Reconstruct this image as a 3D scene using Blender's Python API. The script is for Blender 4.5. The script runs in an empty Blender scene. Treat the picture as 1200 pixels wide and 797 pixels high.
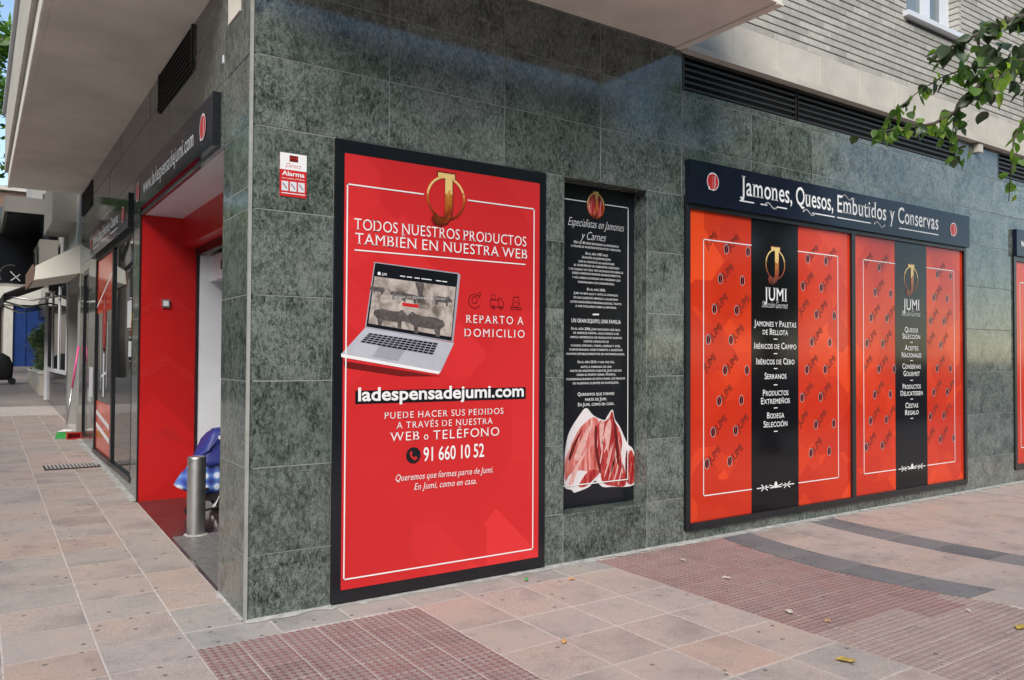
import bpy, bmesh, math, random
from mathutils import Vector, Matrix
from mathutils.geometry import tessellate_polygon
random.seed(7)
S = bpy.context.scene
COL = S.collection
R_ = math.radians

# ------------------------------------------------------------------ camera
CAM = Vector((-1.2897, -4.5999, 1.5165)); YAW, PIT, ROL, FPX = R_(34.1396), R_(1.2363), R_(0.2895), 925.99
FW = Vector((math.sin(YAW)*math.cos(PIT), math.cos(YAW)*math.cos(PIT), math.sin(PIT)))
RT = Vector((math.cos(YAW), -math.sin(YAW), 0)); UP = RT.cross(FW)
RT2 = RT*math.cos(ROL)+UP*math.sin(ROL); UP2 = -RT*math.sin(ROL)+UP*math.cos(ROL)
cd = bpy.data.cameras.new('camera'); cam = bpy.data.objects.new('camera', cd); COL.objects.link(cam)
cd.sensor_width = 36; cd.lens = 36*FPX/1200; cd.clip_start = .05; cd.clip_end = 2000
m3 = Matrix((RT2, UP2, -FW)).transposed()
cam.matrix_world = Matrix.Translation(CAM) @ m3.to_4x4()
S.camera = cam
# ------------------------------------------------------------------ world, sun, exposure
SUN_EL, SUN_AZ = 43, 222       # veiled sun, high over the crossing behind the viewer
w = bpy.data.worlds.new('World'); S.world = w; w.use_nodes = True
wn = w.node_tree.nodes
sk = wn.new('ShaderNodeTexSky'); sk.sky_type = 'NISHITA'; sk.sun_disc = False
sk.sun_elevation = R_(SUN_EL); sk.sun_rotation = R_(SUN_AZ); sk.dust_density = .2; sk.air_density = 1.0; sk.ozone_density = 1.0
w.node_tree.links.new(sk.outputs[0], wn['Background'].inputs[0]); wn['Background'].inputs[1].default_value = .085
sl = bpy.data.lights.new('sun', 'SUN'); so = bpy.data.objects.new('sun', sl); COL.objects.link(so)
sl.energy = 1.5; sl.angle = R_(34); sl.color = (1, .945, .87)
sd = Vector((math.sin(R_(SUN_AZ))*math.cos(R_(SUN_EL)), math.cos(R_(SUN_AZ))*math.cos(R_(SUN_EL)), math.sin(R_(SUN_EL))))
so.rotation_euler = sd.to_track_quat('Z', 'Y').to_euler(); so.location = (10, 10, 40)
vs = S.view_settings; vs.view_transform = 'Standard'; vs.look = 'None'; vs.gamma = 1; vs.use_curve_mapping = False
vs.exposure = 1.5
vs.use_white_balance = True; vs.white_balance_temperature = 6800; vs.white_balance_tint = 9
S.render.engine = 'CYCLES'; S.cycles.max_bounces = 8; S.cycles.diffuse_bounces = 4; S.cycles.glossy_bounces = 4
S.cycles.sample_clamp_indirect = 6

# ------------------------------------------------------------------ pixel -> place
def ray(x, y): return FW + RT2*((x-600)/FPX) - UP2*((y-398.5)/FPX)
def wr(x, y, Y=0.0):                       # a pixel on the street front, plane y = Y  -> (X, z)
    d = ray(x, y); t = (Y-CAM.y)/d.y; p = CAM+d*t; return p.x, p.z
def wl(x, y, X=0.0):                       # a pixel on the side front, plane x = X -> (Y, z)
    d = ray(x, y); t = (X-CAM.x)/d.x; p = CAM+d*t; return p.y, p.z
SLOPE = .033
def gz(y): return SLOPE*min(max(y, 0.), 60.)
def wg(x, y):                              # a pixel on the pavement
    z = 0
    for _ in range(40):
        d = ray(x, y); t = (z-CAM.z)/d.z; p = CAM+d*t; z = .5*z+.5*gz(p.y)
    return p

# ------------------------------------------------------------------ materials
def mk(name):
    m = bpy.data.materials.new(name); m.use_nodes = True; t = m.node_tree; b = t.nodes['Principled BSDF']
    return m, t, b
def lk(t, a, b): t.links.new(a, b)
def nd(t, k, **kw):
    n = t.nodes.new(k)
    for a, v in kw.items():
        if a.startswith('_'): n.inputs[a[1:].replace('_', ' ')].default_value = v
        else: setattr(n, a, v)
    return n
def coords(t, rnd=True, scale=(1, 1, 1), rot=(0, 0, 0)):
    c = t.nodes.new('ShaderNodeTexCoord'); mp = t.nodes.new('ShaderNodeMapping'); mp.inputs['Scale'].default_value = scale; mp.inputs['Rotation'].default_value = rot
    lk(t, c.outputs['Object'], mp.inputs[0])
    if rnd:
        oi = t.nodes.new('ShaderNodeObjectInfo'); mu = nd(t, 'ShaderNodeMath', operation='MULTIPLY'); mu.inputs[1].default_value = 37.
        lk(t, oi.outputs['Random'], mu.inputs[0]); cb = t.nodes.new('ShaderNodeCombineXYZ')
        for i in range(3): lk(t, mu.outputs[0], cb.inputs[i])
        lk(t, cb.outputs[0], mp.inputs['Location'])
    return mp.outputs[0]
def noise(t, v, scale, detail=6, rough=.6, dist=0):
    n = nd(t, 'ShaderNodeTexNoise'); n.inputs['Scale'].default_value = scale; n.inputs['Detail'].default_value = detail
    n.inputs['Roughness'].default_value = rough; n.inputs['Distortion'].default_value = dist; lk(t, v, n.inputs['Vector']); return n.outputs['Fac']
def ramp(t, f, stops):
    r = t.nodes.new('ShaderNodeValToRGB'); e = r.color_ramp.elements
    while len(e) < len(stops): e.new(.5)
    for i, (p, c) in enumerate(stops): e[i].position = p; e[i].color = (*c, 1) if len(c) == 3 else c
    lk(t, f, r.inputs[0]); return r.outputs[0]
def mix(t, f, a, b, mode='MIX'):
    n = nd(t, 'ShaderNodeMix', data_type='RGBA', blend_type=mode)
    for s, v in ((0, f), (6, a), (7, b)):
        if isinstance(v, (int, float)): n.inputs[s].default_value = v
        elif isinstance(v, tuple): n.inputs[s].default_value = (*v, 1)
        else: lk(t, v, n.inputs[s])
    return n.outputs[2]
def bump(t, b, h, strength=.3, dist=.005):
    n = t.nodes.new('ShaderNodeBump'); n.inputs['Strength'].default_value = strength; n.inputs['Distance'].default_value = dist
    lk(t, h, n.inputs['Height']); lk(t, n.outputs[0], b.inputs['Normal'])
def orand(t): return t.nodes.new('ShaderNodeObjectInfo').outputs['Random']
def plain(name, col, rough=.5, var=.12, scale=6, metal=0, bmp=0, spec=.5, coat=0):
    """a painted, printed or plastered surface with slight uneven wear"""
    m, t, b = mk(name); v = coords(t, False)
    f = noise(t, v, scale, 5, .65)
    lo = tuple(c*(1-var) for c in col); hi = tuple(min(1, c*(1+var)) for c in col)
    lk(t, ramp(t, f, [(.3, lo), (.7, hi)]), b.inputs['Base Color'])
    r2 = noise(t, v, scale*4, 4, .6); rr = ramp(t, r2, [(.3, (rough*.85,)*3), (.7, (min(1, rough*1.15),)*3)]); lk(t, rr, b.inputs['Roughness'])
    b.inputs['Metallic'].default_value = metal; b.inputs['Specular IOR Level'].default_value = spec; b.inputs['Coat Weight'].default_value = coat; b.inputs['Coat Roughness'].default_value = .05
    if bmp: bump(t, b, noise(t, v, 160, 4, .6), bmp, .002)
    return m

def granite(name, dark, mid, light, rough=.2):
    m, t, b = mk(name); v = coords(t)
    st = coords(t, True, (1, 1, .55), (.0, .5, .5))
    sv = nd(t, 'ShaderNodeVectorMath', operation='SCALE'); lk(t, st, sv.inputs[0]); sm_ = nd(t, 'ShaderNodeMapRange'); sm_.inputs[3].default_value = .9; sm_.inputs[4].default_value = 1.45; lk(t, orand(t), sm_.inputs[0]); lk(t, sm_.outputs[0], sv.inputs['Scale']); st = sv.outputs[0]
    n1 = noise(t, st, 46, 9, .74, .7); n2 = noise(t, v, 5, 5, .6, .8); n3 = noise(t, v, 150, 3, .7)
    a = nd(t, 'ShaderNodeMath', operation='MULTIPLY_ADD'); lk(t, n2, a.inputs[0]); a.inputs[1].default_value = .42; lk(t, n1, a.inputs[2])
    c = ramp(t, a.outputs[0], [(.54, dark), (.655, mid), (.77, light), (.90, tuple(x*1.3 for x in light))])
    sp = ramp(t, n3, [(.33, (.34, .34, .34)), (.5, (1, 1, 1)), (.68, (1.3, 1.22, 1.22))])
    c = mix(t, 1., c, sp, 'MULTIPLY')
    rn = ramp(t, orand(t), [(0, (.76, .79, .77)), (.5, (1, 1, 1)), (1, (1.22, 1.19, 1.18))])
    c = mix(t, 1., c, rn, 'MULTIPLY')
    # lime runs and dust
    fog = ramp(t, noise(t, coords(t, True, (1.5, 1.5, .5)), 2.2, 5, .6), [(.5, (0, 0, 0)), (.8, (.32, .32, .32))])
    c = mix(t, fog, c, (.2, .21, .195))
    lk(t, c, b.inputs['Base Color'])
    lk(t, ramp(t, n1, [(.3, (rough*1.3,)*3), (.7, (rough*.8,)*3)]), b.inputs['Roughness'])
    b.inputs['Specular IOR Level'].default_value = .7
    bump(t, b, n1, .03, .003)
    return m
def paver(name, cols, grain=.34, rough=.75, stud=None):
    m, t, b = mk(name); v = coords(t)
    base = ramp(t, orand(t), [(i/(len(cols)-1), c) for i, c in enumerate(cols)])
    big = ramp(t, noise(t, v, 2.3, 6, .62), [(.28, (.70, .71, .73)), (.5, (1, 1, 1)), (.75, (1.14, 1.06, 1.0))])
    c = mix(t, 1., base, big, 'MULTIPLY')
    g = ramp(t, noise(t, v, 190, 3, .75), [(.3, (1-grain*1.3,)*3), (.5, (1, 1, 1)), (.7, (1+grain*1.2,)*3)])
    c = mix(t, 1., c, g, 'MULTIPLY')
    st = ramp(t, noise(t, v, 11, 6, .7, .5), [(.56, (0, 0, 0)), (.78, (.55, .55, .55))])
    c = mix(t, st, c, (.13, .115, .105))
    # old chewing gum and drips: small round dark spots
    vo = nd(t, 'ShaderNodeTexVoronoi', voronoi_dimensions='2D'); vo.inputs['Scale'].default_value = 5.0; vo.inputs['Randomness'].default_value = 1.; lk(t, v, vo.inputs['Vector'])
    sel = nd(t, 'ShaderNodeMath', operation='GREATER_THAN'); sel.inputs[1].default_value = .62
    sp = t.nodes.new('ShaderNodeSeparateColor'); lk(t, vo.outputs['Color'], sp.inputs[0]); lk(t, sp.outputs[0], sel.inputs[0])
    dj = nd(t, 'ShaderNodeMath', operation='MULTIPLY_ADD'); lk(t, noise(t, v, 60, 3), dj.inputs[0]); dj.inputs[1].default_value = .06; lk(t, vo.outputs['Distance'], dj.inputs[2])
    dot = ramp(t, dj.outputs[0], [(.075, (.72,)*3), (.105, (0, 0, 0))])
    ml = mix(t, 1., dot, sel.outputs[0], 'MULTIPLY')
    c = mix(t, ml, c, (.055, .05, .05))
    lk(t, c, b.inputs['Base Color']); b.inputs['Roughness'].default_value = rough; b.inputs['Specular IOR Level'].default_value = .35
    if stud:
        tc = t.nodes.new('ShaderNodeTexCoord'); sx = t.nodes.new('ShaderNodeSeparateXYZ'); lk(t, tc.outputs['Object'], sx.inputs[0])
        mr = nd(t, 'ShaderNodeMapRange'); mr.inputs[1].default_value = .0; mr.inputs[2].default_value = .003; lk(t, sx.outputs[2], mr.inputs[0])
        dust = ramp(t, noise(t, v, 7, 4), [(.35, (.45, .45, .45)), (.7, (1, 1, 1))])
        k = nd(t, 'ShaderNodeMath', operation='SUBTRACT'); k.inputs[0].default_value = 1; lk(t, mr.outputs[0], k.inputs[1])
        c = mix(t, mix(t, 1., dust, k.outputs[0], 'MULTIPLY'), c, stud); lk(t, c, b.inputs['Base Color'])
    bump(t, b, noise(t, v, 220, 4, .7), .35, .003)
    return m
def facet(name, c0, c1, scale=2.2, rough=.16):
    """printed red vinyl with a faceted pattern of angular tone steps"""
    m, t, b = mk(name)
    v = coords(t, False, (1, 1, 1), (0, R_(45), 0))
    vo = nd(t, 'ShaderNodeTexVoronoi', distance='CHEBYCHEV'); vo.inputs['Scale'].default_value = scale; vo.inputs['Randomness'].default_value = .75; lk(t, v, vo.inputs['Vector'])
    vo2 = nd(t, 'ShaderNodeTexVoronoi', distance='CHEBYCHEV'); vo2.inputs['Scale'].default_value = scale*.6; vo2.inputs['Randomness'].default_value = 1; lk(t, v, vo2.inputs['Vector'])
    s1 = t.nodes.new('ShaderNodeSeparateColor'); lk(t, vo.outputs['Color'], s1.inputs[0]); s2 = t.nodes.new('ShaderNodeSeparateColor'); lk(t, vo2.outputs['Color'], s2.inputs[0])
    a = nd(t, 'ShaderNodeMath', operation='MULTIPLY'); lk(t, s1.outputs[0], a.inputs[0]); lk(t, s2.outputs[1], a.inputs[1])
    c = ramp(t, a.outputs[0], [(0, c1), (.45, tuple((p+q)/2 for p, q in zip(c0, c1))), (.8, c0)])
    lk(t, c, b.inputs['Base Color']); b.inputs['Roughness'].default_value = rough; b.inputs['Specular IOR Level'].default_value = .28
    bump(t, b, noise(t, v, 3, 2), .02, .01)
    return m

M = {}
M['granite'] = granite('green granite', (.014, .021, .018), (.076, .096, .086), (.175, .203, .187), .08)
M['grout'] = plain('joint mortar', (.29, .30, .285), .85, .2, 9)
M['trim'] = plain('corner bead', (.34, .35, .32), .5, .25, 3)
M['dark'] = plain('black aluminium', (.012, .013, .016), .32, .2, 5)
M['navy'] = plain('navy sign face', (.010, .014, .030), .10, .1, 3, spec=.25)
M['blackprint'] = plain('black print', (.009, .010, .014), .22, .1, 3)
M['blackwin'] = plain('black window vinyl', (.007, .007, .009), .10, .1, 3, spec=.28)
M['white'] = plain('white print', (.86, .86, .86), .4, .03, 4)
M['whitepaint'] = plain('white lacquer', (.72, .74, .78), .35, .05, 3)
M['red'] = facet('red poster print', (.74, .038, .042), (.60, .024, .027), 1.5, .32)
M['redwin'] = facet('red window vinyl', (.88, .078, .018), (.60, .034, .013), 2.4, .13)
M['redwall'] = facet('red entrance panel', (.70, .026, .026), (.48, .015, .016), 1.2, .3)
M['redpaint'] = plain('red paint', (.56, .018, .018), .35, .08, 2)
M['redink'] = plain('red ink', (.60, .02, .02), .4, .05)
M['inkdark'] = plain('dark ink', (.055, .008, .007), .3, .1); M['darkred'] = plain('dark red ink', (.16, .010, .010), .3, .1)
M['soffit'] = plain('taupe soffit render', (.76, .70, .625), .85, .15, 1.3, bmp=.2)
M['lime'] = plain('pale limestone', (.54, .505, .44), .8, .14, 2.5, bmp=.2)
M['concrete'] = plain('grey concrete', (.34, .34, .32), .85, .16, 1.5, bmp=.2)
M['steel'] = plain('brushed steel', (.62, .62, .62), .40, .05, 3, metal=1)
M['cement'] = plain('cement', (.36, .35, .33), .9, .3, 12, bmp=.4)
M['black'] = plain('black rubber', (.012, .012, .013), .6, .2)
M['anth'] = plain('louvre enamel', (.022, .021, .020), .45, .15)
M['void'] = plain('duct darkness', (.006, .006, .006), .9, .1)
M['road'] = plain('asphalt', (.05, .05, .052), .9, .2, 30, bmp=.4)
M['base'] = plain('joint bedding', (.50, .44, .41), .9, .25, 20, bmp=.3)
M['pave'] = paver('pink paving slab', [(.39, .315, .278), (.40, .328, .292), (.395, .332, .300), (.385, .332, .305), (.42, .312, .262)])
M['pavegrey'] = paver('grey paving slab', [(.375, .328, .298), (.36, .318, .288), (.38, .328, .294)])
M['band'] = paver('dark grey paver', [(.155, .158, .165), (.18, .18, .185), (.145, .15, .157)], .6)
M['tact'] = paver('dark red tactile tile', [(.225, .112, .108), (.255, .14, .132), (.205, .115, .11)], .35, stud=(.31, .25, .235))
M['tact2'] = paver('faded tactile tile', [(.29, .205, .19), (.27, .195, .18)], .35, stud=(.35, .295, .27))
M['pcem'] = paver('cement strip', [(.37, .345, .32), (.34, .315, .29)], .3)
M['entry'] = plain('dark polished threshold', (.06, .035, .034), .18, .3, 5)
M['ribs'] = plain('grey ribbed tile', (.16, .155, .15), .5, .2, 14)
M['gold'] = None

def glassmat(name, tint=(.02, .024, .024), rough=.02):
    m, t, b = mk(name); b.inputs['Base Color'].default_value = (*tint, 1); b.inputs['Roughness'].default_value = rough; b.inputs['Specular IOR Level'].default_value = .9
    b.inputs['Alpha'].default_value = 1
    v = coords(t, False); bump(t, b, noise(t, v, 1.2, 2), .015, .02)
    lk(t, ramp(t, noise(t, v, 2), [(.3, tint), (.7, tuple(1.3*x for x in tint))]), b.inputs['Base Color'])
    return m
M['darkglass'] = glassmat('dark shop glass')
M['paleglass'] = glassmat('window glass', (.16, .19, .20))
def goldmat():
    m, t, b = mk('gold emblem'); v = coords(t, False)
    c = t.nodes.new('ShaderNodeTexCoord'); s = t.nodes.new('ShaderNodeSeparateXYZ'); lk(t, c.outputs['Generated'], s.inputs[0])
    f = nd(t, 'ShaderNodeMath', operation='MULTIPLY_ADD'); lk(t, noise(t, v, 26, 4), f.inputs[0]); f.inputs[1].default_value = .7; lk(t, s.outputs[2], f.inputs[2])
    lk(t, ramp(t, f.outputs[0], [(.3, (.04, .008, .003)), (.6, (.32, .05, .008)), (.95, (.52, .20, .03)), (1.35, (.85, .60, .22))]), b.inputs['Base Color'])
    b.inputs['Roughness'].default_value = .3; return m
M['gold'] = goldmat()

# ------------------------------------------------------------------ mesh helpers
def add(name, me, mat=None, parent=None, **props):
    o = bpy.data.objects.new(name, me); COL.objects.link(o)
    if parent: o.parent = parent
    if mat is not None and len(me.materials) == 0: me.materials.append(M[mat] if isinstance(mat, str) else mat)
    for k, v in props.items(): o[k] = v
    return o
def thing(name, label, cat, group=None, loc=(0, 0, 0)):
    o = bpy.data.objects.new(name, None); COL.objects.link(o); o.empty_display_size = .2; o.location = loc
    o['label'] = label; o['category'] = cat
    if group: o['group'] = group
    return o
def pyd(name, vs_, fs, mat, parent=None, smooth=False, **props):
    me = bpy.data.meshes.new(name); me.from_pydata([tuple(v) for v in vs_], [], fs); me.update()
    if smooth: me.shade_smooth()
    return add(name, me, mat, parent, **props)
class MB:
    """collects shapes for one mesh"""
    def __init__(s): s.v = []; s.f = []
    def box(s, x0, x1, y0, y1, z0, z1):
        i = len(s.v); s.v += [(x, y, z) for x in (x0, x1) for y in (y0, y1) for z in (z0, z1)]
        s.f += [tuple(i+k for k in q) for q in ((0, 1, 3, 2), (4, 6, 7, 5), (0, 4, 5, 1), (2, 3, 7, 6), (0, 2, 6, 4), (1, 5, 7, 3))]; return s
    def slab(s, x0, x1, y0, y1, z0, z1, c=.003, face='-y'):
        """a box whose visible face has eased edges"""
        i = len(s.v)
        if face == '-y': o = [(x0, y1, z0), (x1, y1, z0), (x1, y1, z1), (x0, y1, z1)]; a = [(p[0], y0+c, p[2]) for p in o]; b = [(x0+c, y0, z0+c), (x1-c, y0, z0+c), (x1-c, y0, z1-c), (x0+c, y0, z1-c)]
        elif face == '-x': o = [(x1, y1, z0), (x1, y0, z0), (x1, y0, z1), (x1, y1, z1)]; a = [(x0+c, p[1], p[2]) for p in o]; b = [(x0, y1-c, z0+c), (x0, y0+c, z0+c), (x0, y0+c, z1-c), (x0, y1-c, z1-c)]
        else: o = [(x0, y0, z0), (x1, y0, z0), (x1, y1, z0), (x0, y1, z0)]; a = [(p[0], p[1], z1-c) for p in o]; b = [(x0+c, y0+c, z1), (x1-c, y0+c, z1), (x1-c, y1-c, z1), (x0+c, y1-c, z1)]
        s.v += o+a+b; s.f.append((i+8, i+9, i+10, i+11))
        for k in range(4):
            j = (k+1) % 4; s.f += [(i+k, i+j, i+4+j, i+4+k), (i+4+k, i+4+j, i+8+j, i+8+k)]
        return s
    def tube(s, pts, r, n=8, cap=True):
        pts = [Vector(p) for p in pts]; i0 = len(s.v); rs = r if isinstance(r, (list, tuple)) else [r]*len(pts)
        for k, p in enumerate(pts):
            d = (pts[min(k+1, len(pts)-1)]-pts[max(k-1, 0)]).normalized()
            a = d.orthogonal().normalized() if abs(d.z) > .99 else d.cross(Vector((0, 0, 1))).normalized()
            b = d.cross(a)
            s.v += [tuple(p+(a*math.cos(2*math.pi*q/n)+b*math.sin(2*math.pi*q/n))*rs[k]) for q in range(n)]
        for k in range(len(pts)-1):
            for q in range(n):
                s.f.append((i0+k*n+q, i0+k*n+(q+1) % n, i0+(k+1)*n+(q+1) % n, i0+(k+1)*n+q))
        if cap: s.f += [tuple(i0+q for q in range(n))[::-1], tuple(i0+(len(pts)-1)*n+q for q in range(n))]
        return s
    def build(s, name, mat, parent=None, smooth=False, **props): return pyd(name, s.v, s.f, mat, parent, smooth, **props)
def boxo(name, x0, x1, y0, y1, z0, z1, mat, parent=None, **props): return MB().box(x0, x1, y0, y1, z0, z1).build(name, mat, parent, **props)
def prism(name, poly, axis, a0, a1, mat, parent=None, **props):
    """polygon extruded: axis 'y' takes (x,z), axis 'x' takes (y,z), axis 'z' takes (x,y)"""
    f = {'y': lambda p, a: (p[0], a, p[1]), 'x': lambda p, a: (a, p[0], p[1]), 'z': lambda p, a: (p[0], p[1], a)}[axis]
    n = len(poly); vs_ = [f(p, a0) for p in poly]+[f(p, a1) for p in poly]
    tr = tessellate_polygon([[Vector((*p, 0)) for p in poly]])
    fs = [tuple(t) for t in tr]+[tuple(q+n for q in t)[::-1] for t in tr]+[(i, (i+1) % n, n+(i+1) % n, n+i) for i in range(n)]
    o = pyd(name, vs_, fs, mat, parent, **props)
    bm = bmesh.new(); bm.from_mesh(o.data); bmesh.ops.recalc_face_normals(bm, faces=bm.faces); bm.to_mesh(o.data); bm.free(); return o

# ------------------------------------------------------------------ lettering
_g = {}
def glyph_eval(body, off):
    cu = bpy.data.curves.new('t', 'FONT'); cu.body = body; cu.offset = off; cu.resolution_u = 3; cu.size = 1
    o = bpy.data.objects.new('t', cu); COL.objects.link(o); bpy.context.view_layer.update()
    dg = bpy.context.evaluated_depsgraph_get(); ev = o.evaluated_get(dg); me = ev.to_mesh()
    v = [(p.co.x, p.co.y) for p in me.vertices]; f = [tuple(q.vertices) for q in me.polygons]
    ev.to_mesh_clear(); bpy.data.objects.remove(o); bpy.data.curves.remove(cu)
    return v, f
def wid(body):
    v, f = glyph_eval(body, 0); return max(p[0] for p in v)-min(p[0] for p in v)
_HH = wid('HH')
_cap = max(p[1] for p in glyph_eval('H', 0)[0]); _xh = max(p[1] for p in glyph_eval('x', 0)[0])
_noserif = set('OQCGSocegs0369,.:;-8&')
def glyph(ch, style):
    k = (ch, style)
    if k in _g: return _g[k]
    off = {'sans': 0, 'slab': -.004, 'slabb': .008, 'fat': .022, 'thin': -.012, 'ital': -.004, 'script': -.016, 'cond': .010}[style]
    adv = wid('H'+ch+'H')-_HH if ch != ' ' else .26
    if ch == ' ': _g[k] = ([], [], adv); return _g[k]
    v, f = glyph_eval(ch, off)
    # one H of lead-in keeps the side bearing
    if style in ('slab', 'slabb', 'ital') and ch not in _noserif:
        cnt = {}
        for q in f:
            for a, b in zip(q, q[1:]+q[:1]): e = (min(a, b), max(a, b)); cnt[e] = cnt.get(e, 0)+1
        sv = []
        top = max(p[1] for p in v)
        for (a, b), c in cnt.items():
            if c != 1: continue
            (xa, ya), (xb, yb) = v[a], v[b]
            if abs(ya-yb) > .004 or abs(xa-xb) < .03: continue
            w_ = abs(xa-xb)
            lvl = None
            for L_ in (0, _cap, _xh, top):
                if abs(ya-L_) < .03: lvl = ya
            if ya < -.1: lvl = ya
            if lvl is None or w_ > .3: 
                continue
            x0, x1 = min(xa, xb)-.055, max(xa, xb)+.055
            y0, y1 = (ya, ya+.045) if ya < .12 else (ya-.045, ya)
            sv.append((x0, x1, y0, y1))
        for x0, x1, y0, y1 in sv:
            i = len(v); v = v+[(x0, y0), (x1, y0), (x1, y1), (x0, y1)]; f = f+[(i, i+1, i+2, i+3)]
        adv += .045
    if style in ('ital', 'script'): v = [(x+y*(.26 if style == 'ital' else .45), y) for x, y in v]
    _g[k] = (v, f, adv); return _g[k]
for _st in ('slab', 'slabb', 'fat', 'thin', 'ital', 'script', 'cond', 'sans'):     # draw every letter once, while the scene is empty
    for _c in ('abcdefghijklmnopqrstuvwxyzABCDEFGHIJKLMNOPQRSTUVWXYZ0123456789áéíóúñÁÉÍÓÚÑ.,' if _st in ('slabb', 'script', 'sans', 'ital') else 'ABCDEFGHIJKLMNOPQRSTUVWXYZÉo' if _st == 'slab' else 'abcdefghijklmnopqrstuvwxyz.A0123456789JUMI'): glyph(_c, _st)
def layout(s, style, small=False, track=0):
    """-> verts, faces, width for cap height 1; small=True sets lower case as small capitals"""
    V_, F_, x = [], [], 0
    for ch in s:
        sc = 1.
        if small and ch.islower(): ch = ch.upper(); sc = .78
        v, f, a = glyph(ch, style); i = len(V_)
        V_ += [(x+p*sc, q*sc) for p, q in v]; F_ += [tuple(i+n for n in q) for q in f]; x += a*sc+track
    k = 1/_cap
    return [(p*k, q*k) for p, q in V_], F_, x*k
class Face:
    """a printed face: u to the reader's right, v up. kind 'R' = plane y, 'L' = plane x"""
    def __init__(s, kind, at): s.kind, s.at = kind, at
    def p(s, u, v, d=0): return (u, s.at-d, v) if s.kind == 'R' else (s.at-d, -u, v)
    def px(s, x, y):
        if s.kind == 'R': return wr(x, y, s.at)
        a, b = wl(x, y, s.at); return -a, b
    def poly(s, name, pts, mat, parent, d=.002, px=True, **props):
        q = [s.px(*p) for p in pts] if px else pts
        tr = tessellate_polygon([[Vector((*a, 0)) for a in q]])
        fs = []
        for t_ in tr:
            a, b, c = (q[i] for i in t_)
            fs.append(tuple(t_) if (b[0]-a[0])*(c[1]-a[1])-(b[1]-a[1])*(c[0]-a[0]) > 0 else tuple(t_)[::-1])
        return pyd(name, [s.p(*a, d) for a in q], fs, mat, parent, **props)
    def text(s, body, u0, u1, v, h, style, mat, parent, small=False, d=.003, track=0, name='lettering', rot=0):
        V_, F_, W = layout(body, style, small, track)
        xs = [p[0] for p in V_]; a0, a1 = min(xs), max(xs); k = (u1-u0)/(a1-a0)
        pts = [((p-a0)*k, q*h) for p, q in V_]
        if rot: c, n = math.cos(rot), math.sin(rot); pts = [(c*a-n*b, n*a+c*b) for a, b in pts]
        if ' ' in body and not rot:                    # one part for each word
            out, bounds, n = None, [], 0
            for wd_ in body.split(' '):
                cnt = sum(len(glyph((c_.upper() if small and c_.islower() else c_), style)[0]) for c_ in wd_); bounds.append((n, n+cnt)); n += cnt
            for a_, b_ in bounds:
                if b_ > a_: out = pyd('word', [s.p(u0+p[0], v+p[1], d) for p in pts[a_:b_]], [tuple(i-a_ for i in f) for f in F_ if a_ <= f[0] < b_], mat, parent)
            return out
        return pyd('word', [s.p(u0+a, v+b, d) for a, b in pts], F_, mat, parent)
    def tpx(s, body, a, b, hpx, style, mat, parent, **kw):
        """baseline from pixel a to pixel b, capital height in pixels at a"""
        u0, v0 = s.px(*a); u1, v1 = s.px(*b); v2 = s.px(a[0], a[1]-hpx)[1]; v3 = s.px(b[0], b[1]-hpx)[1]
        return s.text(body, u0, u1, (v0+v1)/2, (v2-v0+v3-v1)/2, style, mat, parent, **kw)
    def lines(s, name, segs, wdt, mat, parent, d=.0025):
        """strips of given width along (u,v) segments, one mesh"""
        V_, F_ = [], []
        for (a, b) in segs:
            dx, dy = b[0]-a[0], b[1]-a[1]; l = math.hypot(dx, dy) or 1; nx, ny = -dy/l*wdt/2, dx/l*wdt/2; ex, ey = dx/l*wdt/2, dy/l*wdt/2
            i = len(V_); V_ += [s.p(*q, d) for q in ((a[0]-ex-nx, a[1]-ey-ny), (b[0]+ex-nx, b[1]+ey-ny), (b[0]+ex+nx, b[1]+ey+ny), (a[0]-ex+nx, a[1]-ey+ny))]; F_.append((i, i+1, i+2, i+3))
        return pyd(name, V_, F_, mat, parent)
    def ring(s, name, cu, cv, rx, rz, wdt, mat, parent, d=.003, n=40, a0=0, a1=360):
        V_, F_ = [], []
        for k in range(n+1):
            a = R_(a0+(a1-a0)*k/n); c, q = math.cos(a), math.sin(a)
            V_ += [s.p(cu+rx*c, cv+rz*q, d), s.p(cu+(rx-wdt)*c, cv+(rz-wdt)*q, d)]
        for k in range(n): F_.append((2*k, 2*k+2, 2*k+3, 2*k+1))
        return pyd(name, V_, [q[::-1] for q in F_], mat, parent)
    def disc(s, name, cu, cv, rx, rz, mat, parent, d=.002, n=28):
        return s.poly(name, [(cu+rx*math.cos(2*math.pi*k/n), cv+rz*math.sin(2*math.pi*k/n)) for k in range(n)], mat, parent, d, px=False)
def jshape(cu, cv, r, w=1.):
    """outline of the slab-serif J of the emblem, about a centre, r = ring radius"""
    P_ = [(-.60, 1.30), (.62, 1.30), (.62, 1.06), (.44, 1.02), (.44, -.55), (.36, -.95), (.10, -1.28), (-.35, -1.44), (-.78, -1.38), (-.95, -1.12), (-.84, -.90), (-.58, -.90), (-.46, -1.10), (-.26, -1.08), (-.12, -.86), (-.08, -.5), (-.08, 1.02), (-.60, 1.06)]
    return [(cu+x*r*w, cv+y*r*.87) for x, y in P_]
def emblem(F, cu, cv, r, parent, d=.003, ringmat='gold', jmat='gold', back=None, w=.8):
    if back: F.disc('emblem_disc', cu, cv, r, r*1.02, back, parent, d-.001)
    F.ring('emblem_ring', cu, cv, r, r, r*.10, ringmat, parent, d)
    F.poly('emblem_letter_outline', [(cu+(x-cu)*1.13, cv+(y-cv)*1.05) for x, y in jshape(cu, cv, r, w)], 'darkred' if jmat == 'gold' else ringmat, parent, d+.0008, px=False)
    F.poly('emblem_letter', jshape(cu, cv, r, w), jmat, parent, d+.0016, px=False)
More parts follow.
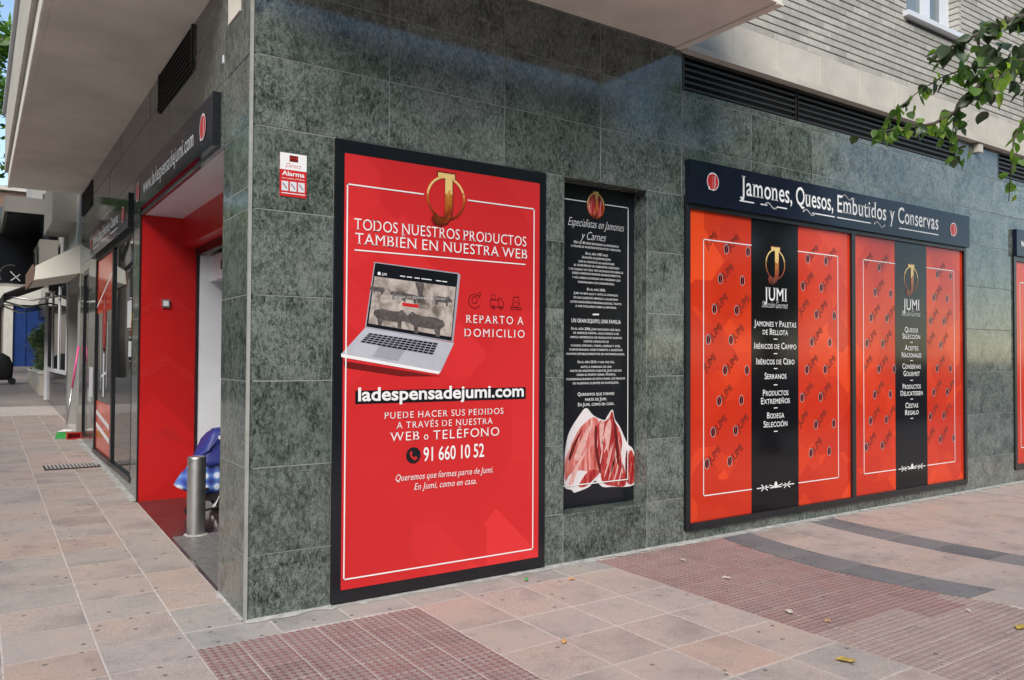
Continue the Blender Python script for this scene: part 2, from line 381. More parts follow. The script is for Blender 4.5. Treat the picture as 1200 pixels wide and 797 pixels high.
def oval(F, cu, cv, r, parent, d=.004, disc='redink', line='white'):
    """the sign's small round mark: red oval with a white rim and a J"""
    F.disc('emblem_disc', cu, cv, r, r*1.05, disc, parent, d)
    F.ring('emblem_ring', cu, cv, r, r*1.05, r*.09, line, parent, d+.001, 28)
    F.poly('emblem_letter_outline', [(cu+(x-cu)*1.2, cv+(y-cv)*.86) for x, y in jshape(cu, cv, r*.95, .75)], line, parent, d+.002, px=False)
    F.poly('emblem_letter', [(cu+(x-cu)*.85, cv+(y-cv)*.80) for x, y in jshape(cu, cv, r*.95, .75)], disc, parent, d+.003, px=False)

# ================================================================== ground
def proj(p):
    d = Vector(p)-CAM; k = d.dot(FW)
    return (600+FPX*d.dot(RT2)/k, 398.5-FPX*d.dot(UP2)/k) if k > .05 else (9e9, 9e9)
def inview(p, mgn=60): x, y = proj(p); return -mgn < x < 1200+mgn and -mgn < y < 797+mgn
pyd('ground', [(-600, -600, -.16), (600, -600, -.16), (600, 600, -.16), (-600, 600, -.16)], [(0, 1, 2, 3)], 'road', kind='structure')
def sheet(name, x0, x1, ys, dz, mat, parent=None, **props):
    V_, F_ = [], []
    for y in ys: V_ += [(x0, y, gz(y)+dz), (x1, y, gz(y)+dz)]
    for k in range(len(ys)-1): F_.append((2*k, 2*k+1, 2*k+3, 2*k+2))
    n = len(V_); V_ += [(x, y, -.3) for x, y, z in V_]
    F_ += [(0, 1, n+1, n)] + [(2*k+2, 2*k, n+2*k, n+2*k+2) for k in range(len(ys)-1)] + [(2*k+1, 2*k+3, n+2*k+3, n+2*k+1) for k in range(len(ys)-1)]
    return pyd(name, V_, F_, mat, parent, **props)
pv = sheet('pavement', -3.6, 30, [-6.2, 0], -.0028, 'base', kind='structure')
ps = sheet('pavement', -3.6, .6, [0, 14.2], -.0028, 'base', kind='structure')
def farpave():
    m, t, b = mk('far paving'); v = coords(t, False)
    br = nd(t, 'ShaderNodeTexBrick', offset=0.); br.inputs['Scale'].default_value = 1; br.inputs['Brick Width'].default_value = .41; br.inputs['Row Height'].default_value = .41
    br.inputs['Mortar Size'].default_value = .008; br.inputs['Color1'].default_value = (.30, .25, .23, 1); br.inputs['Color2'].default_value = (.26, .235, .22, 1); br.inputs['Mortar'].default_value = (.22, .2, .19, 1)
    lk(t, v, br.inputs['Vector']); c = mix(t, 1., br.outputs[0], ramp(t, noise(t, v, .8), [(.3, (.8, .8, .8)), (.7, (1.1, 1.1, 1.1))]), 'MULTIPLY')
    lk(t, c, b.inputs['Base Color']); b.inputs['Roughness'].default_value = .8; return m
M['farpave'] = farpave()
sheet('pavement', -3.6, 6, [14.2, 60, 120], -.004, 'farpave', kind='structure')
# raised kerb where the pavement meets the carriageway in front
for k in range(16): boxo('kerb_stone', -3.6+k*1.0+.004, -2.6+k*1.0-.004, -6.34, -6.205, -.2, .01, 'concrete', pv)

_tm = {}
def tile_mesh(w_, d_, kind, gy=None):
    k = (round(w_, 3), round(d_, 3), kind, gy)
    if k not in _tm:
        b = MB(); g = .0045 if kind != 'tact' and kind != 'tact2' else .0025
        gy_ = gy or g; b.slab(-w_/2+g, w_/2-g, -d_/2+gy_, d_/2-gy_, -.03, 0, .0022, 'z')
        if kind in ('tact', 'tact2'):
            n = 5
            for i in range(n):
                for j in range(n):
                    cx, cy, r = (i+.5)/n*w_-w_/2, (j+.5)/n*d_-d_/2, w_/n*.40
                    q = len(b.v)
                    for rr, zz in ((r, -.001), (r*.72, .0045)):
                        b.v += [(cx+rr*math.cos(R_(60*a+30)), cy+rr*math.sin(R_(60*a+30)), zz) for a in range(6)]
                    b.f += [(q+a, q+(a+1) % 6, q+6+(a+1) % 6, q+6+a) for a in range(6)] + [tuple(q+6+a for a in range(6))]
        me = bpy.data.meshes.new('paving_tile'); me.from_pydata(b.v, [], b.f); me.update(); me.materials.append(M[kind]); _tm[k] = me
    return _tm[k]
def tile(x0, x1, y0, y1, kind, parent, name='paving_tile', dz=0, gy=None):
    cx, cy = (x0+x1)/2, (y0+y1)/2
    if not inview((cx, cy, gz(cy)), 90): return
    o = add(name, tile_mesh(x1-x0, y1-y0, kind, gy), None, parent)
    o.location = (cx, cy, gz(cy)+dz+random.uniform(-.0012, .0012)); o.rotation_euler.x = math.atan(SLOPE) if cy > 0 else 0
    return o
XS = [-2.38, -1.97, -1.57, -1.16, -.745, -.33]
XF = [-.33, .13, .54, .945, 1.34, 1.735, 2.145, 2.55]
YF = [-.28, -.80, -1.21, -1.63, -2.05, -2.46, -2.87, -3.28, -3.69]
for i in range(len(XS)-1):                          # side street, and its run in front of the corner
    for j in range(-6, 30):
        tile(XS[i], XS[i+1], j*.41, (j+1)*.41, random.choice(['pave']*4+['pavegrey']), pv if j < 0 else ps, gy=.0018)
for j in range(1, 30): tile(-.33, -.004, j*.41, (j+1)*.41, random.choice(['pave', 'pave', 'pavegrey']), ps, gy=.0018)
tile(-.33, -.004, 0, .41, 'pcem', ps); tile(-.33, .13, -.30, 0, 'pcem', pv)
for i in range(1, len(XF)-1): tile(XF[i], XF[i+1], -.28, -.004, 'pcem', pv)
for i in range(3, len(XF)-1):
    for j in range(len(YF)-1): tile(XF[i], XF[i+1], YF[j+1], YF[j], 'pavegrey' if (YF[j] < -2 and random.random() < .8) else 'pave', pv)
for i in range(6):
    for j in range(12): tile(-.33+i*.2125, -.33+(i+1)*.2125, -.30-(j+1)*.2125, -.30-j*.2125, 'tact', pv, 'tactile_tile')
for i in range(6):
    for j in range(17):
        y1 = -.06-j*.2067
        tile(2.55+i*.2067, 2.55+(i+1)*.2067, y1-.2067, y1, 'tact' if y1 > -1.9+.15*math.sin(i) else 'tact2', pv, 'tactile_tile')
def warp(x, y): return x+.15*(y+1.05)**2*min(1., max(0., (7.5-x)/3.5))
def wtile(x0, x1, y0, y1, kind):
    if not inview(((x0+x1)/2, (y0+y1)/2, 0), 90): return
    cx, cy, g = (x0+x1)/2, (y0+y1)/2, .0045; zt = random.uniform(-.0012, .0012)
    n = 4; g2 = .004 if kind == 'band' else .0025; top = [(x0+g, y0+g2+(y1-y0-2*g2)*k/n) for k in range(n+1)]+[(x1-g, y1-g2-(y1-y0-2*g2)*k/n) for k in range(n+1)]
    top = [(warp(x, y)-cx, y-cy) for x, y in top]; m_ = len(top)
    o = pyd('paving_tile', [(x, y, 0) for x, y in top]+[(x, y, -.03) for x, y in top], [tuple(range(m_))[::-1]]+[(k, (k+1) % m_, m_+(k+1) % m_, m_+k) for k in range(m_)], kind, pv)
    o.location = (cx, cy, zt+(.0058 if x0 < 3.8 else 0))
for j in range(17): tile(3.79, 3.79+.2067, -.06-(j+1)*.2067, -.06-j*.2067, 'tact' if -.06-j*.2067 > -1.8 else 'tact2', pv, 'tactile_tile', -.0004)
YB = [-.06, -.42, -.83, -1.24, -1.65, -2.06, -2.47, -2.88]
for j in range(len(YB)-1):
    for a, b_, k in ((3.79, 4.15, 'band'), (4.15, 4.595, 'pave'), (4.595, 5.04, 'pave'), (5.04, 5.40, 'band'), (5.40, 5.81, 'pave'), (5.81, 6.22, 'pave'), (6.22, 6.63, 'pave'), (6.63, 7.04, 'pave'), (7.04, 7.45, 'pave'), (7.45, 7.86, 'pave'), (7.86, 8.27, 'pave'), (8.27, 8.68, 'pave'), (8.68, 9.09, 'pave'), (9.09, 9.5, 'pave'), (9.5, 9.9, 'pave')):
        if j >= 5 and k == 'band': k = 'pavegrey'
        wtile(a, b_, YB[j+1], YB[j], k)
def smear(pts_fn, n, name, parent):
    V_, F_ = [], []; rs = random.Random(3)
    for k in range(n+1):
        a, b_ = pts_fn(k/n, rs.uniform(.02, .075)); V_ += [a, b_]
    for k in range(n): F_.append((2*k, 2*k+2, 2*k+3, 2*k+1))
    return pyd(name, V_, F_, 'cement', parent)
smear(lambda t_, w_: ((.0+9.9*t_, -w_, .0022), (.0+9.9*t_, .004, .013)), 140, 'mortar_strip', pv)
smear(lambda t_, w_: ((.004, .02+.58*t_, gz(.6*t_)+.013), (-w_*.45, .02+.58*t_, gz(.6*t_)+.0022)), 12, 'mortar_strip', ps)
smear(lambda t_, w_: ((.004, 3.66+5.2*t_, gz(3.66+5.2*t_)+.013), (-w_*1.2, 3.66+5.2*t_, gz(3.66+5.2*t_)+.0025)), 70, 'mortar_strip', ps)
# drain cover in the side pavement
dc = thing('drain_cover', 'dark rectangular drain grating set flush in the side pavement', 'drain cover')
y0, y1 = 5.86, 6.33
def gl(o): o.rotation_euler.x = math.atan(SLOPE); return o
boxo('frame', -.62, -.045, y0, y1, gz(6.1)-.01, gz(6.1)+.004, 'anth', dc)
for k in range(14): boxo('bar', -.60+k*.039, -.60+k*.039+.022, y0+.03, y1-.03, gz(6.1)+.004, gz(6.1)+.009, 'cement', dc)

# ================================================================== the corner building
B = thing('corner_building', 'corner building clad in green granite with pale brick and balconies above', 'building', loc=(0, 0, 0))
RZ = [-.06, .37, .87, 1.37, 1.87, 2.37, 2.857, 3.275, 3.693, 4.07]
G_ = .0028
def slabR(x0, x1, z0, z1, name='stone_slab'): return MB().slab(x0+G_, x1-G_, random.uniform(-.0012, .0012), .03, z0+G_, z1-G_, .0018, '-y').build(name, 'granite', B)
def slabL(y0, y1, z0, z1, name='stone_slab'): return MB().slab(random.uniform(-.0012, .0012), .03, y0+G_, y1-G_, z0+G_, z1-G_, .0018, '-x').build(name, 'granite', B)
XC = [.012, .873, 1.757, 2.639, 3.518, 4.40, 5.28, 6.16, 7.04, 7.93, 8.8, 9.7, 10.6, 11.5]
for i in range(len(XC)-1):
    slabR(XC[i], XC[i+1], RZ[6], RZ[7]); slabR(XC[i], XC[i+1], RZ[7], RZ[8])
    if i < 4: slabR(XC[i], XC[i+1], RZ[8], RZ[9])
for a, b_ in ((3.518, 5.05), (5.05, 6.6), (6.6, 7.95), (8.95, 10.4)): slabR(a, b_, 3.693, 3.745)
slabR(7.95, 8.95, 3.693, 4.05)
for a, b_ in ((.012, .507), (2.106, 2.291), (3.128, 3.548), (8.13, 9.30)):
    for k in range(6): slabR(a, b_, RZ[k], RZ[k+1])
slabR(2.291, 3.128, -.06, .357)
XP = [3.548, 4.33, 5.14, 5.92, 6.68, 7.5, 8.13]
for a, b_ in zip(XP, XP[1:]): slabR(a, b_, -.06, .095)
for a, b_ in ((9.3, 10.1), (10.1, 10.9)): slabR(a, b_, -.06, .16)
ZL = [-.06, .37, .87, 1.37, 1.87, 2.37, 2.50, 2.857]
for k in range(7): slabL(.012, .60, ZL[k], ZL[k+1])
YC = [.012, .60, 1.48, 2.36, 3.24, 4.12, 5.0, 5.88, 6.76, 7.64, 8.5, 8.9]
for i in range(len(YC)-1):
    for a, b_ in ((2.857, 3.275), (3.275, 3.693), (3.693, 3.98)): slabL(YC[i], YC[i+1], a, b_)
for a, b_ in ((3.66, 4.06), (7.10, 7.84), (8.5, 8.9)):
    for k in range(6): slabL(a, b_, RZ[k], RZ[k+1])
for a, b_ in ((4.06, 5.0), (5.0, 6.0), (6.0, 7.10)): slabL(a, b_, -.06, .245)
slabL(7.84, 8.5, -.06, .36)
# masonry behind the cladding, carved round the niche and the entrance
c = MB()
c.box(.03, 2.288, .0026, .5, -.3, 2.86).box(2.288, 3.131, .16, .5, -.3, 2.86).box(3.131, 3.54, .0026, .5, -.3, 2.86).box(3.54, 12, .07, .5, -.3, 2.86).box(2.288, 3.131, .0026, .16, -.3, .355)
c.box(3.54, 8.14, .0026, .07, -.3, .09).box(8.12, 9.31, .0026, .07, -.3, 2.86).box(9.31, 12, .0026, .07, -.3, .15)
c.box(.03, 12, .0026, .5, 2.861, 3.744).box(.03, 3.53, .0026, .5, 3.744, 4.075).box(3.53, 12, .072, .5, 3.744, 4.075).box(7.945, 8.955, .0026, .072, 3.744, 4.049)
c.build('wall', 'grout', B)
c = MB(); c.box(.0026, .45, .0305, .598, -.3, 2.862).box(.0026, .45, 3.684, 4.06, -.3, 2.87).box(.0026, .45, 4.06, 7.10, -.3, .243).box(.0026, .45, 7.10, 7.84, -.3, 2.87).box(.0026, .45, 7.84, 8.5, -.3, .355).box(.0026, .45, 8.5, 8.9, -.3, 2.87)
c.box(.0026, .45, .52, 8.9, 2.875, 4.0)
c.build('wall', 'grout', B)
# bead on the arris
MB().box(-.006, .012, -.006, .012, -.06, 3.95).build('corner_bead', 'trim', B)
# niche reveals
MB().slab(3.126, 3.15, .004, .158, .36, 2.855, .002, '-x').build('reveal', 'granite', B)
boxo('reveal', 2.27, 2.2935, .004, .158, .36, 2.855, 'granite', B)
boxo('reveal', 2.2935, 3.126, .004, .158, 2.853, 2.870, 'granite', B)
boxo('niche_sill', 2.2935, 3.126, -.004, .158, .345, .366, 'granite', B)
# louvred vents
def ventR(x0, x1, z0, z1, n=6):
    g = boxo('vent', x0, x1, .05, .07, z0, z1, 'void', B)
    for k in range(n):
        z = z0+.02+(z1-z0-.03)*k/(n-1)
        boxo('slat', x0, x1, .004, .022, z-.011, z+.009, 'anth', g)
    boxo('frame', x0-.012, x0+.012, -.003, .05, z0, z1, 'anth', g); boxo('frame', x1-.012, x1+.012, -.003, .05, z0, z1, 'anth', g)
for a, b_ in ((3.535, 5.045), (5.05, 6.59), (6.595, 7.94), (8.96, 10.3)): ventR(a, b_, 3.748, 4.045)
def ventL(y0, y1, z0, z1, n=9):
    g = boxo('vent', -.003, .02, y0, y1, z0, z1, 'void', B)
    for k in range(n):
        z = z0+.015+(z1-z0-.03)*k/(n-1)
        pyd('slat', [(-.016, y0, z-.014), (-.016, y1, z-.014), (-.004, y1, z+.014), (-.004, y0, z+.014), (-.013, y0, z-.017), (-.013, y1, z-.017), (-.002, y1, z+.01), (-.002, y0, z+.01)], [(0, 3, 2, 1), (5, 6, 7, 4), (4, 0, 1, 5), (3, 7, 6, 2)], 'anth', g)
    for a in (y0, y1): boxo('frame', -.018, 0, a-.012, a+.012, z0, z1, 'anth', g)
ventL(1.5, 2.78, 3.62, 3.965); ventL(7.66, 8.72, 3.58, 3.93, 8)
# limestone ledge
XL = [3.50, 4.129, 4.71, 5.36, 6.02, 6.68, 7.30, 7.93, 8.56, 9.2, 9.85, 10.5, 11.2]
for a, b_ in zip(XL, XL[1:]):
    MB().slab(a+.004, b_-.004, -.022+random.uniform(-.002, .002), .03, 4.135, 4.43, .003, '-y').build('ledge_stone', 'lime', B)
    boxo('ledge_moulding', a+.001, b_-.001, -.075, .03, 4.052, 4.105, 'lime', B); boxo('ledge_moulding', a+.001, b_-.001, -.05, .03, 4.105, 4.133, 'lime', B)
boxo('drain_spout', 8.36, 8.46, -.06, .0, 3.945, 4.04, 'lime', B)
# brick wall above: single bricks where they show, the rest joined
def brickmat():
    m, t, b = mk('pale brick'); v = coords(t)
    c = ramp(t, orand(t), [(0, (.37, .352, .312)), (.5, (.45, .43, .385)), (1, (.51, .485, .435))])
    c = mix(t, 1., c, ramp(t, noise(t, v, 14, 5), [(.3, (.86, .86, .86)), (.7, (1.1, 1.1, 1.1))]), 'MULTIPLY')
    lk(t, c, b.inputs['Base Color']); b.inputs['Roughness'].default_value = .8; bump(t, b, noise(t, v, 90, 4), .3, .002); return m
M['brick'] = brickmat()
M['mort'] = plain('raked mortar', (.10, .095, .088), .95, .2, 12)
WX0, WX1, WZ0 = 6.92, 8.0, 5.235
bw, bh, jt = .25, .070, .012
bl = []
row = 0
while 4.435+row*bh < 7.2:
    z = 4.435+row*bh; x = 3.45-(bw/2 if row % 2 else 0)
    while x < 11.2:
        x0, x1 = max(x, 3.44), x+bw
        segs = [(x0, x1)]
        if z+bh > WZ0-.06: segs = [s_ for s_ in ((x0, min(x1, WX0)), (max(x0, WX1+.07), x1)) if s_[1]-s_[0] > .03] if x1 > WX0 and x0 < WX1+.07 else segs
        for s_ in segs: bl.append((s_[0], s_[1], z))
        x += bw
    row += 1
def vis(b): return inview(((b[0]+b[1])/2, 0, b[2]+.03), 0)
bl.sort(key=lambda b: (not vis(b), (Vector(((b[0]+b[1])/2, 0, b[2]))-CAM).length))
_bm = {}; rest = MB()
for k, (x0, x1, z) in enumerate(bl):
    if k < 300:
        L_ = round(x1-x0, 3)
        if L_ not in _bm:
            q = MB().slab(-L_/2+.0035, L_/2-.0035, 0, .03, 0, bh-jt, .002, '-y'); me = bpy.data.meshes.new('brick'); me.from_pydata(q.v, [], q.f); me.materials.append(M['brick']); _bm[L_] = me
        o = add('brick', _bm[L_], None, B); o.location = ((x0+x1)/2, -.012+random.uniform(-.0015, .0015), z)
    else: rest.slab(x0+.0035, x1-.0035, -.012, .02, z, z+bh-jt, .002, '-y')
rest.build('brickwork', 'brick', B, kind='stuff')
c = MB(); c.box(.4, WX0, .0, .5, 4.08, 12.5).box(WX1+.07, 16, .0, .5, 4.08, 12.5).box(WX0, WX1+.07, .0, .5, 4.08, WZ0-.07).box(WX0, WX1+.07, .0, .5, 6.75, 12.5).box(WX0-.01, WX1+.08, .2, .5, WZ0-.1, 6.8)
c.build('wall', 'mort', B)
boxo('wall', .0, 16, .5, 14, 4.05, 12.5, 'brick', B)
boxo('wall', .45, 16, .52, 14, 2.95, 4.06, 'mort', B)
for k in range(22): MB().slab(WX1+.012, WX1+.07, -.011, .19, WZ0+k*bh, WZ0+(k+1)*bh-jt, .002, '-x').build('brick', 'brick', B)
wn_ = MB(); z1 = 6.7
wn_.box(WX0, WX0+.07, .10, .17, WZ0, z1).box(WX1-.06, WX1+.01, .10, .17, WZ0, z1).box(WX0, WX1, .101, .169, WZ0, WZ0+.07)
win = wn_.build('window', 'whitepaint', B)
boxo('frame', WX0+.07, WX0+.15, .09, .16, WZ0+.07, z1, 'whitepaint', win); boxo('frame', WX0+.52, WX0+.66, .09, .16, WZ0+.07, z1, 'whitepaint', win); boxo('frame', WX1-.14, WX1-.06, .09, .16, WZ0+.07, z1, 'whitepaint', win)
boxo('pane', WX0+.15, WX0+.52, .13, .14, WZ0+.07, z1, 'paleglass', win); boxo('pane', WX0+.66, WX1-.14, .13, .14, WZ0+.07, z1, 'paleglass', win)
boxo('window_sill', WX0-.07, WX1+.16, -.075, .1, WZ0-.055, WZ0-.002, 'whitepaint', B)
# balconies
bal = boxo('balcony', -.2, 3.5, -1.0, .0, 4.08, 4.28, 'soffit', B)
boxo('parapet', -.2, 3.5, -1.03, -.93, 4.281, 5.2, 'lime', bal); boxo('parapet', 3.41, 3.52, -.93, -.0, 4.281, 5.2, 'lime', bal)
boxo('drip_edge', 3.44, 3.505, -1.01, -.0, 4.065, 4.079, 'soffit', bal)
bal = MB().box(-.95, .0, .55, 9.0, 3.955, 4.16).build('balcony', 'soffit', B)
boxo('parapet', -.99, -.9, .55, 9.0, 4.161, 5.0, 'lime', bal); boxo('drip_edge', -.945, -.90, .55, 8.98, 3.942, 3.9545, 'soffit', bal)
boxo('parapet_cap', -1.03, -.87, .55, 9.0, 5.001, 5.06, 'whitepaint', bal)

# ------------------------------------------------------------------ entrance recess
rz0 = 0
ent = MB(); ent.box(.0, .52, 3.652, 3.68, -.05, 2.865); e = ent.build('entrance_panel', 'redwall', B); e['label'] = 'tall red faceted panel lining the shop entrance'
FE = Face('R', 3.652)
M['redshade'] = plain('darker red print', (.50, .018, .019), .3, .05)
for _p in ([(165.5, 362), (194, 342.5), (227, 366), (227, 372), (194, 353), (165.5, 372)], [(165.5, 436), (194, 415), (227, 440), (227, 450), (194, 428), (165.5, 447)], [(165.5, 520), (194, 500), (227, 522), (194, 512)]): FE.poly('facet_print', _p, 'redshade', B, .001)
boxo('panel_edge', -.006, .004, 3.645, 3.682, 0, 2.865, 'dark', B)
boxo('entrance_ceiling', .0, .60, .60, 3.652, 2.866, 2.874, 'whitepaint', B)
boxo('entrance_beam', .375, .62, .60, 3.652, 2.58, 2.8655, 'redpaint', B)
boxo('shutter_slot', .50, .56, .60, 3.652, 2.50, 2.58, 'dark', B)
boxo('door_jamb_strip', .505, .53, 3.60, 3.652, .05, 2.56, 'dark', B)
fr = boxo('door_frame', .53, .76, 3.56, 3.64, .05, 2.56, 'whitepaint', B)
boxo('door_header', .62, .80, .60, 3.56, 2.25, 2.50, 'whitepaint', B)
boxo('header_sensor', .605, .62, 2.9, 3.1, 2.33, 2.42, 'dark', B)
boxo('door_pane', .79, .80, 2.0, 3.56, .1, 2.25, 'darkglass', B)
boxo('inner_wall', .80, 2.4, 3.60, 3.64, 0, 2.9, 'redpaint', B)
boxo('inner_wall', 2.3, 2.35, .55, 3.6, 0, 2.9, 'soffit', B)
# threshold: ribbed grey tiles near, dark polished further in
V_ = []
def sl(name, x0, x1, y0, y1, dz, mat, parent=None, **pr):
    return pyd(name, [(x0, y0, gz(y0)+dz), (x1, y0, gz(y0)+dz), (x1, y1, gz(y1)+dz), (x0, y1, gz(y1)+dz), (x0, y0, gz(y0)-.1), (x1, y0, gz(y0)-.1), (x1, y1, gz(y1)-.1), (x0, y1, gz(y1)-.1)], [(0, 1, 2, 3), (0, 4, 5, 1), (1, 5, 6, 2), (2, 6, 7, 3), (3, 7, 4, 0)], mat, parent, **pr)
th = sl('entrance_floor', .0, 2.3, .6, 3.65, .002, 'entry', B)
k = 0
yy = .62
while yy < 2.12:
    for a in (.02, .30, .58): sl('ribbed_tile', a+.002, a+.276, yy+.007, yy+.042, .008, 'ribs', th)
    yy += .05; k += 1
boxo('intercom', .195, .265, 3.632, 3.652, 1.98, 2.06, 'steel', B)
boxo('intercom_plate', .207, .253, 3.628, 3.632, 1.995, 2.045, 'whitepaint', B)

# ================================================================== big red poster
P1 = thing('poster', 'tall red poster advertising the web shop with a laptop, black frame', 'poster', loc=(0, 0, 0))
MB().box(.507, 2.106, -.022, .028, .02, 2.85).build('frame', 'blackprint', P1)
boxo('panel', .566, 2.046, -.026, -.0222, .095, 2.765, 'red', P1)
F1 = Face('R', -.026)
def frame_lines(F, name, x0, x1, z0, z1, wdt, parent, gap=None, mat='white', right_only=False):
    s_ = [((x1, z0), (x1, z1)), ((x0, z0), (x1, z0))]
    if not right_only: s_.append(((x0, z0), (x0, z1)))
    s_ += [((x0, z1), (gap[0], z1)), ((gap[1], z1), (x1, z1))] if gap else [((x0, z1), (x1, z1))]
    return F.lines(name, s_, wdt, mat, parent)
q = F1.px
frame_lines(F1, 'border_line', q(406.3, 300)[0], q(625.5, 300)[0], .158, 2.575, .0085, P1, (q(496, 227)[0], q(548.5, 234)[0]))
cu, cv = q(522.5, 232.5); emblem(F1, cu, cv, .146, P1, .004, w=.72)
for body, a, b_, h, st, kw in (
    ('TODOS NUESTROS PRODUCTOS', (415, 270.5), (616.5, 287.5), 12.2, 'slab', {}),
    ('TAMBIÉN EN NUESTRA WEB', (416, 286.5), (617.5, 303), 12, 'slab', {}),
    ('REPARTO A', (545.7, 379), (613.5, 380), 9.3, 'slab', {'track': .10}),
    ('DOMICILIO', (543.6, 394.7), (614.5, 395.8), 9.3, 'slab', {'track': .10}),
    ('PUEDE HACER SUS PEDIDOS', (450.2, 490.4), (589.6, 485.5), 7.4, 'slab', {'track': .06}),
    ('A TRAVÉS DE NUESTRA', (464.3, 502), (577.3, 497), 7.4, 'slab', {'track': .06}),
    ('WEB', (456.5, 517.2), (491, 515.5), 10.3, 'slab', {'track': .04}), ('o', (496.5, 515.2), (501.7, 515), 9, 'slab', {}), ('TELÉFONO', (507.5, 514.7), (584.7, 510.8), 10.3, 'slab', {'track': .04}),
    ('91 660 10 52', (496, 540), (567, 535.6), 15.6, 'cond', {}),
    ('Queremos que formes parte de Jumi.', (463.6, 564.2), (577.7, 553.5), 7.4, 'ital', {}),
    ('En Jumi, como en casa.', (485.3, 573.6), (558.4, 567.3), 7.4, 'ital', {}),
): F1.tpx(body, a, b_, h, st, 'white', P1, **kw)
u0, v0 = q(416, 293.6); u1, v1 = q(615, 309.5); F1.lines('underline', [((u0, (v0+v1)/2), (u1, (v0+v1)/2))], .008, 'white', P1)
u0 = q(416.2, 460)[0]; u1 = q(616, 460)[0]; F1.poly('web_address_bar', [(u0, q(416.2, 473.6)[1]), (u1, q(416.2, 473.6)[1]), (u1, q(416.2, 458)[1]), (u0, q(416.2, 458)[1])], 'blackprint', P1, .0015, px=False)
F1.tpx('ladespensadejumi.com', (419.5, 470), (613.5, 464.3), 14.2, 'fat', 'white', P1, d=.003)
cu, cv = q(484.3, 533.6); F1.disc('phone_badge', cu, cv, .052, .052, 'blackprint', P1, .002)
F1.poly('phone_handset', [(cu+x*.05, cv+y*.05) for x, y in ((-.55, .35), (-.3, .62), (-.12, .3), (-.3, .12), (.1, -.32), (.3, -.12), (.6, -.32), (.35, -.62), (0, -.6), (-.45, -.1))], 'redink', P1, .003, px=False)
# three line-drawn icons
cu, cv = q(556, 353); F1.ring('delivery_icon', cu, cv, .05, .05, .005, 'darkred', P1, .002, 24, 20, 330); F1.ring('delivery_icon', cu, cv+.008, .024, .026, .005, 'darkred', P1, .002, 16); F1.ring('delivery_icon', cu+.04, cv+.05, .014, .014, .004, 'darkred', P1, .002, 12)
cu, cv = q(582, 355); F1.lines('delivery_icon', [((cu-.05, cv-.03), (cu+.055, cv-.03)), ((cu-.05, cv-.03), (cu-.05, cv+.02)), ((cu-.05, cv+.02), (cu+.015, cv+.02)), ((cu+.015, cv-.03), (cu+.015, cv+.035)), ((cu+.015, cv+.035), (cu+.04, cv+.03)), ((cu+.04, cv+.03), (cu+.056, cv)), ((cu+.056, cv), (cu+.055, cv-.03))], .005, 'darkred', P1, .002)
F1.ring('delivery_icon', cu-.028, cv-.032, .014, .014, .005, 'darkred', P1, .003, 12); F1.ring('delivery_icon', cu+.034, cv-.032, .014, .014, .005, 'darkred', P1, .003, 12); F1.ring('delivery_icon', cu-.03, cv+.04, .02, .02, .004, 'darkred', P1, .002, 12)
cu, cv = q(604.5, 357); F1.lines('delivery_icon', [((cu-.045, cv-.02), (cu+.045, cv-.02)), ((cu-.045, cv-.034), (cu+.045, cv-.034)), ((cu-.02, cv+.05), (cu+.02, cv+.055)), ((cu-.035, cv-.02), (cu-.02, cv+.05)), ((cu+.03, cv), (cu+.02, cv+.055))], .005, 'darkred', P1, .002)
F1.ring('delivery_icon', cu, cv, .022, .022, .004, 'darkred', P1, .002, 14)
# the printed laptop
def farm():
    m, t, b = mk('farm photo print'); v = coords(t, False)
    n = noise(t, v, 9, 6, .65, .6); n2 = noise(t, coords(t, False, (1, 1, 2.2)), 16, 3, .5)
    c = ramp(t, n, [(.35, (.16, .13, .11)), (.5, (.42, .36, .32)), (.66, (.62, .56, .52))])
    lk(t, c, b.inputs['Base Color']); b.inputs['Roughness'].default_value = .35; return m
M['farm'] = farm(); M['hide'] = plain('dark hide print', (.10, .085, .08), .4, .6, 40); M['alu'] = plain('silver laptop print', (.50, .50, .56), .35, .12, 3); M['alu2'] = plain('silver shade print', (.36, .36, .41), .35, .1, 3)
F1.poly('laptop_shadow', [(402, 423), (515, 441), (470, 441), (404, 431)], 'darkred', P1, .0012)
F1.poly('laptop_base', [(428.5, 383.5), (532, 402), (516, 436.5), (399.5, 415)], 'alu', P1, .0016)
F1.poly('laptop_edge', [(399.5, 414.5), (516, 435.5), (514, 438.5), (400, 418.5)], 'white', P1, .0020)
F1.poly('laptop_lid', [(438.5, 307), (537, 320), (539.3, 322.5), (531, 401), (427.5, 384)], 'alu2', P1, .0022)
F1.poly('laptop_bezel', [(439.5, 308.2), (536.4, 321.3), (529, 399.5), (429, 382.6)], 'blackprint', P1, .0026)
F1.poly('laptop_screen', [(438.6, 323.8), (534, 336), (528.4, 395), (431.5, 379)], 'farm', P1, .0030)
F1.poly('menu_bar', [(439.2, 316.5), (535.3, 329), (534.2, 336.5), (438.5, 323.8)], 'blackprint', P1, .0034)
def pig(x, y, s_, fl=1, dn=.0036):
    out = [(-1, .1), (-.9, .45), (-.4, .6), (.2, .55), (.6, .6), (.8, .8), (.95, .6), (1.25, .2), (1.3, -.05), (1.0, -.1), (.75, -.2), (.72, -.8), (.52, -.8), (.5, -.3), (-.4, -.3), (-.5, -.8), (-.7, -.8), (-.75, -.2)]
    F1.poly('pig_print', [(x+fl*a*s_, y-b_*s_*.75+fl*a*s_*.15) for a, b_ in out], 'hide', P1, dn)
for k, (x, y, s_, fl) in enumerate(((443, 340, 8, -1), (466, 346, 9, 1), (480, 349, 10, -1), (517, 352, 10, 1), (456, 372, 19, 1), (500, 380, 21, -1))): pig(x, y, s_, fl, .0036+.00012*k)
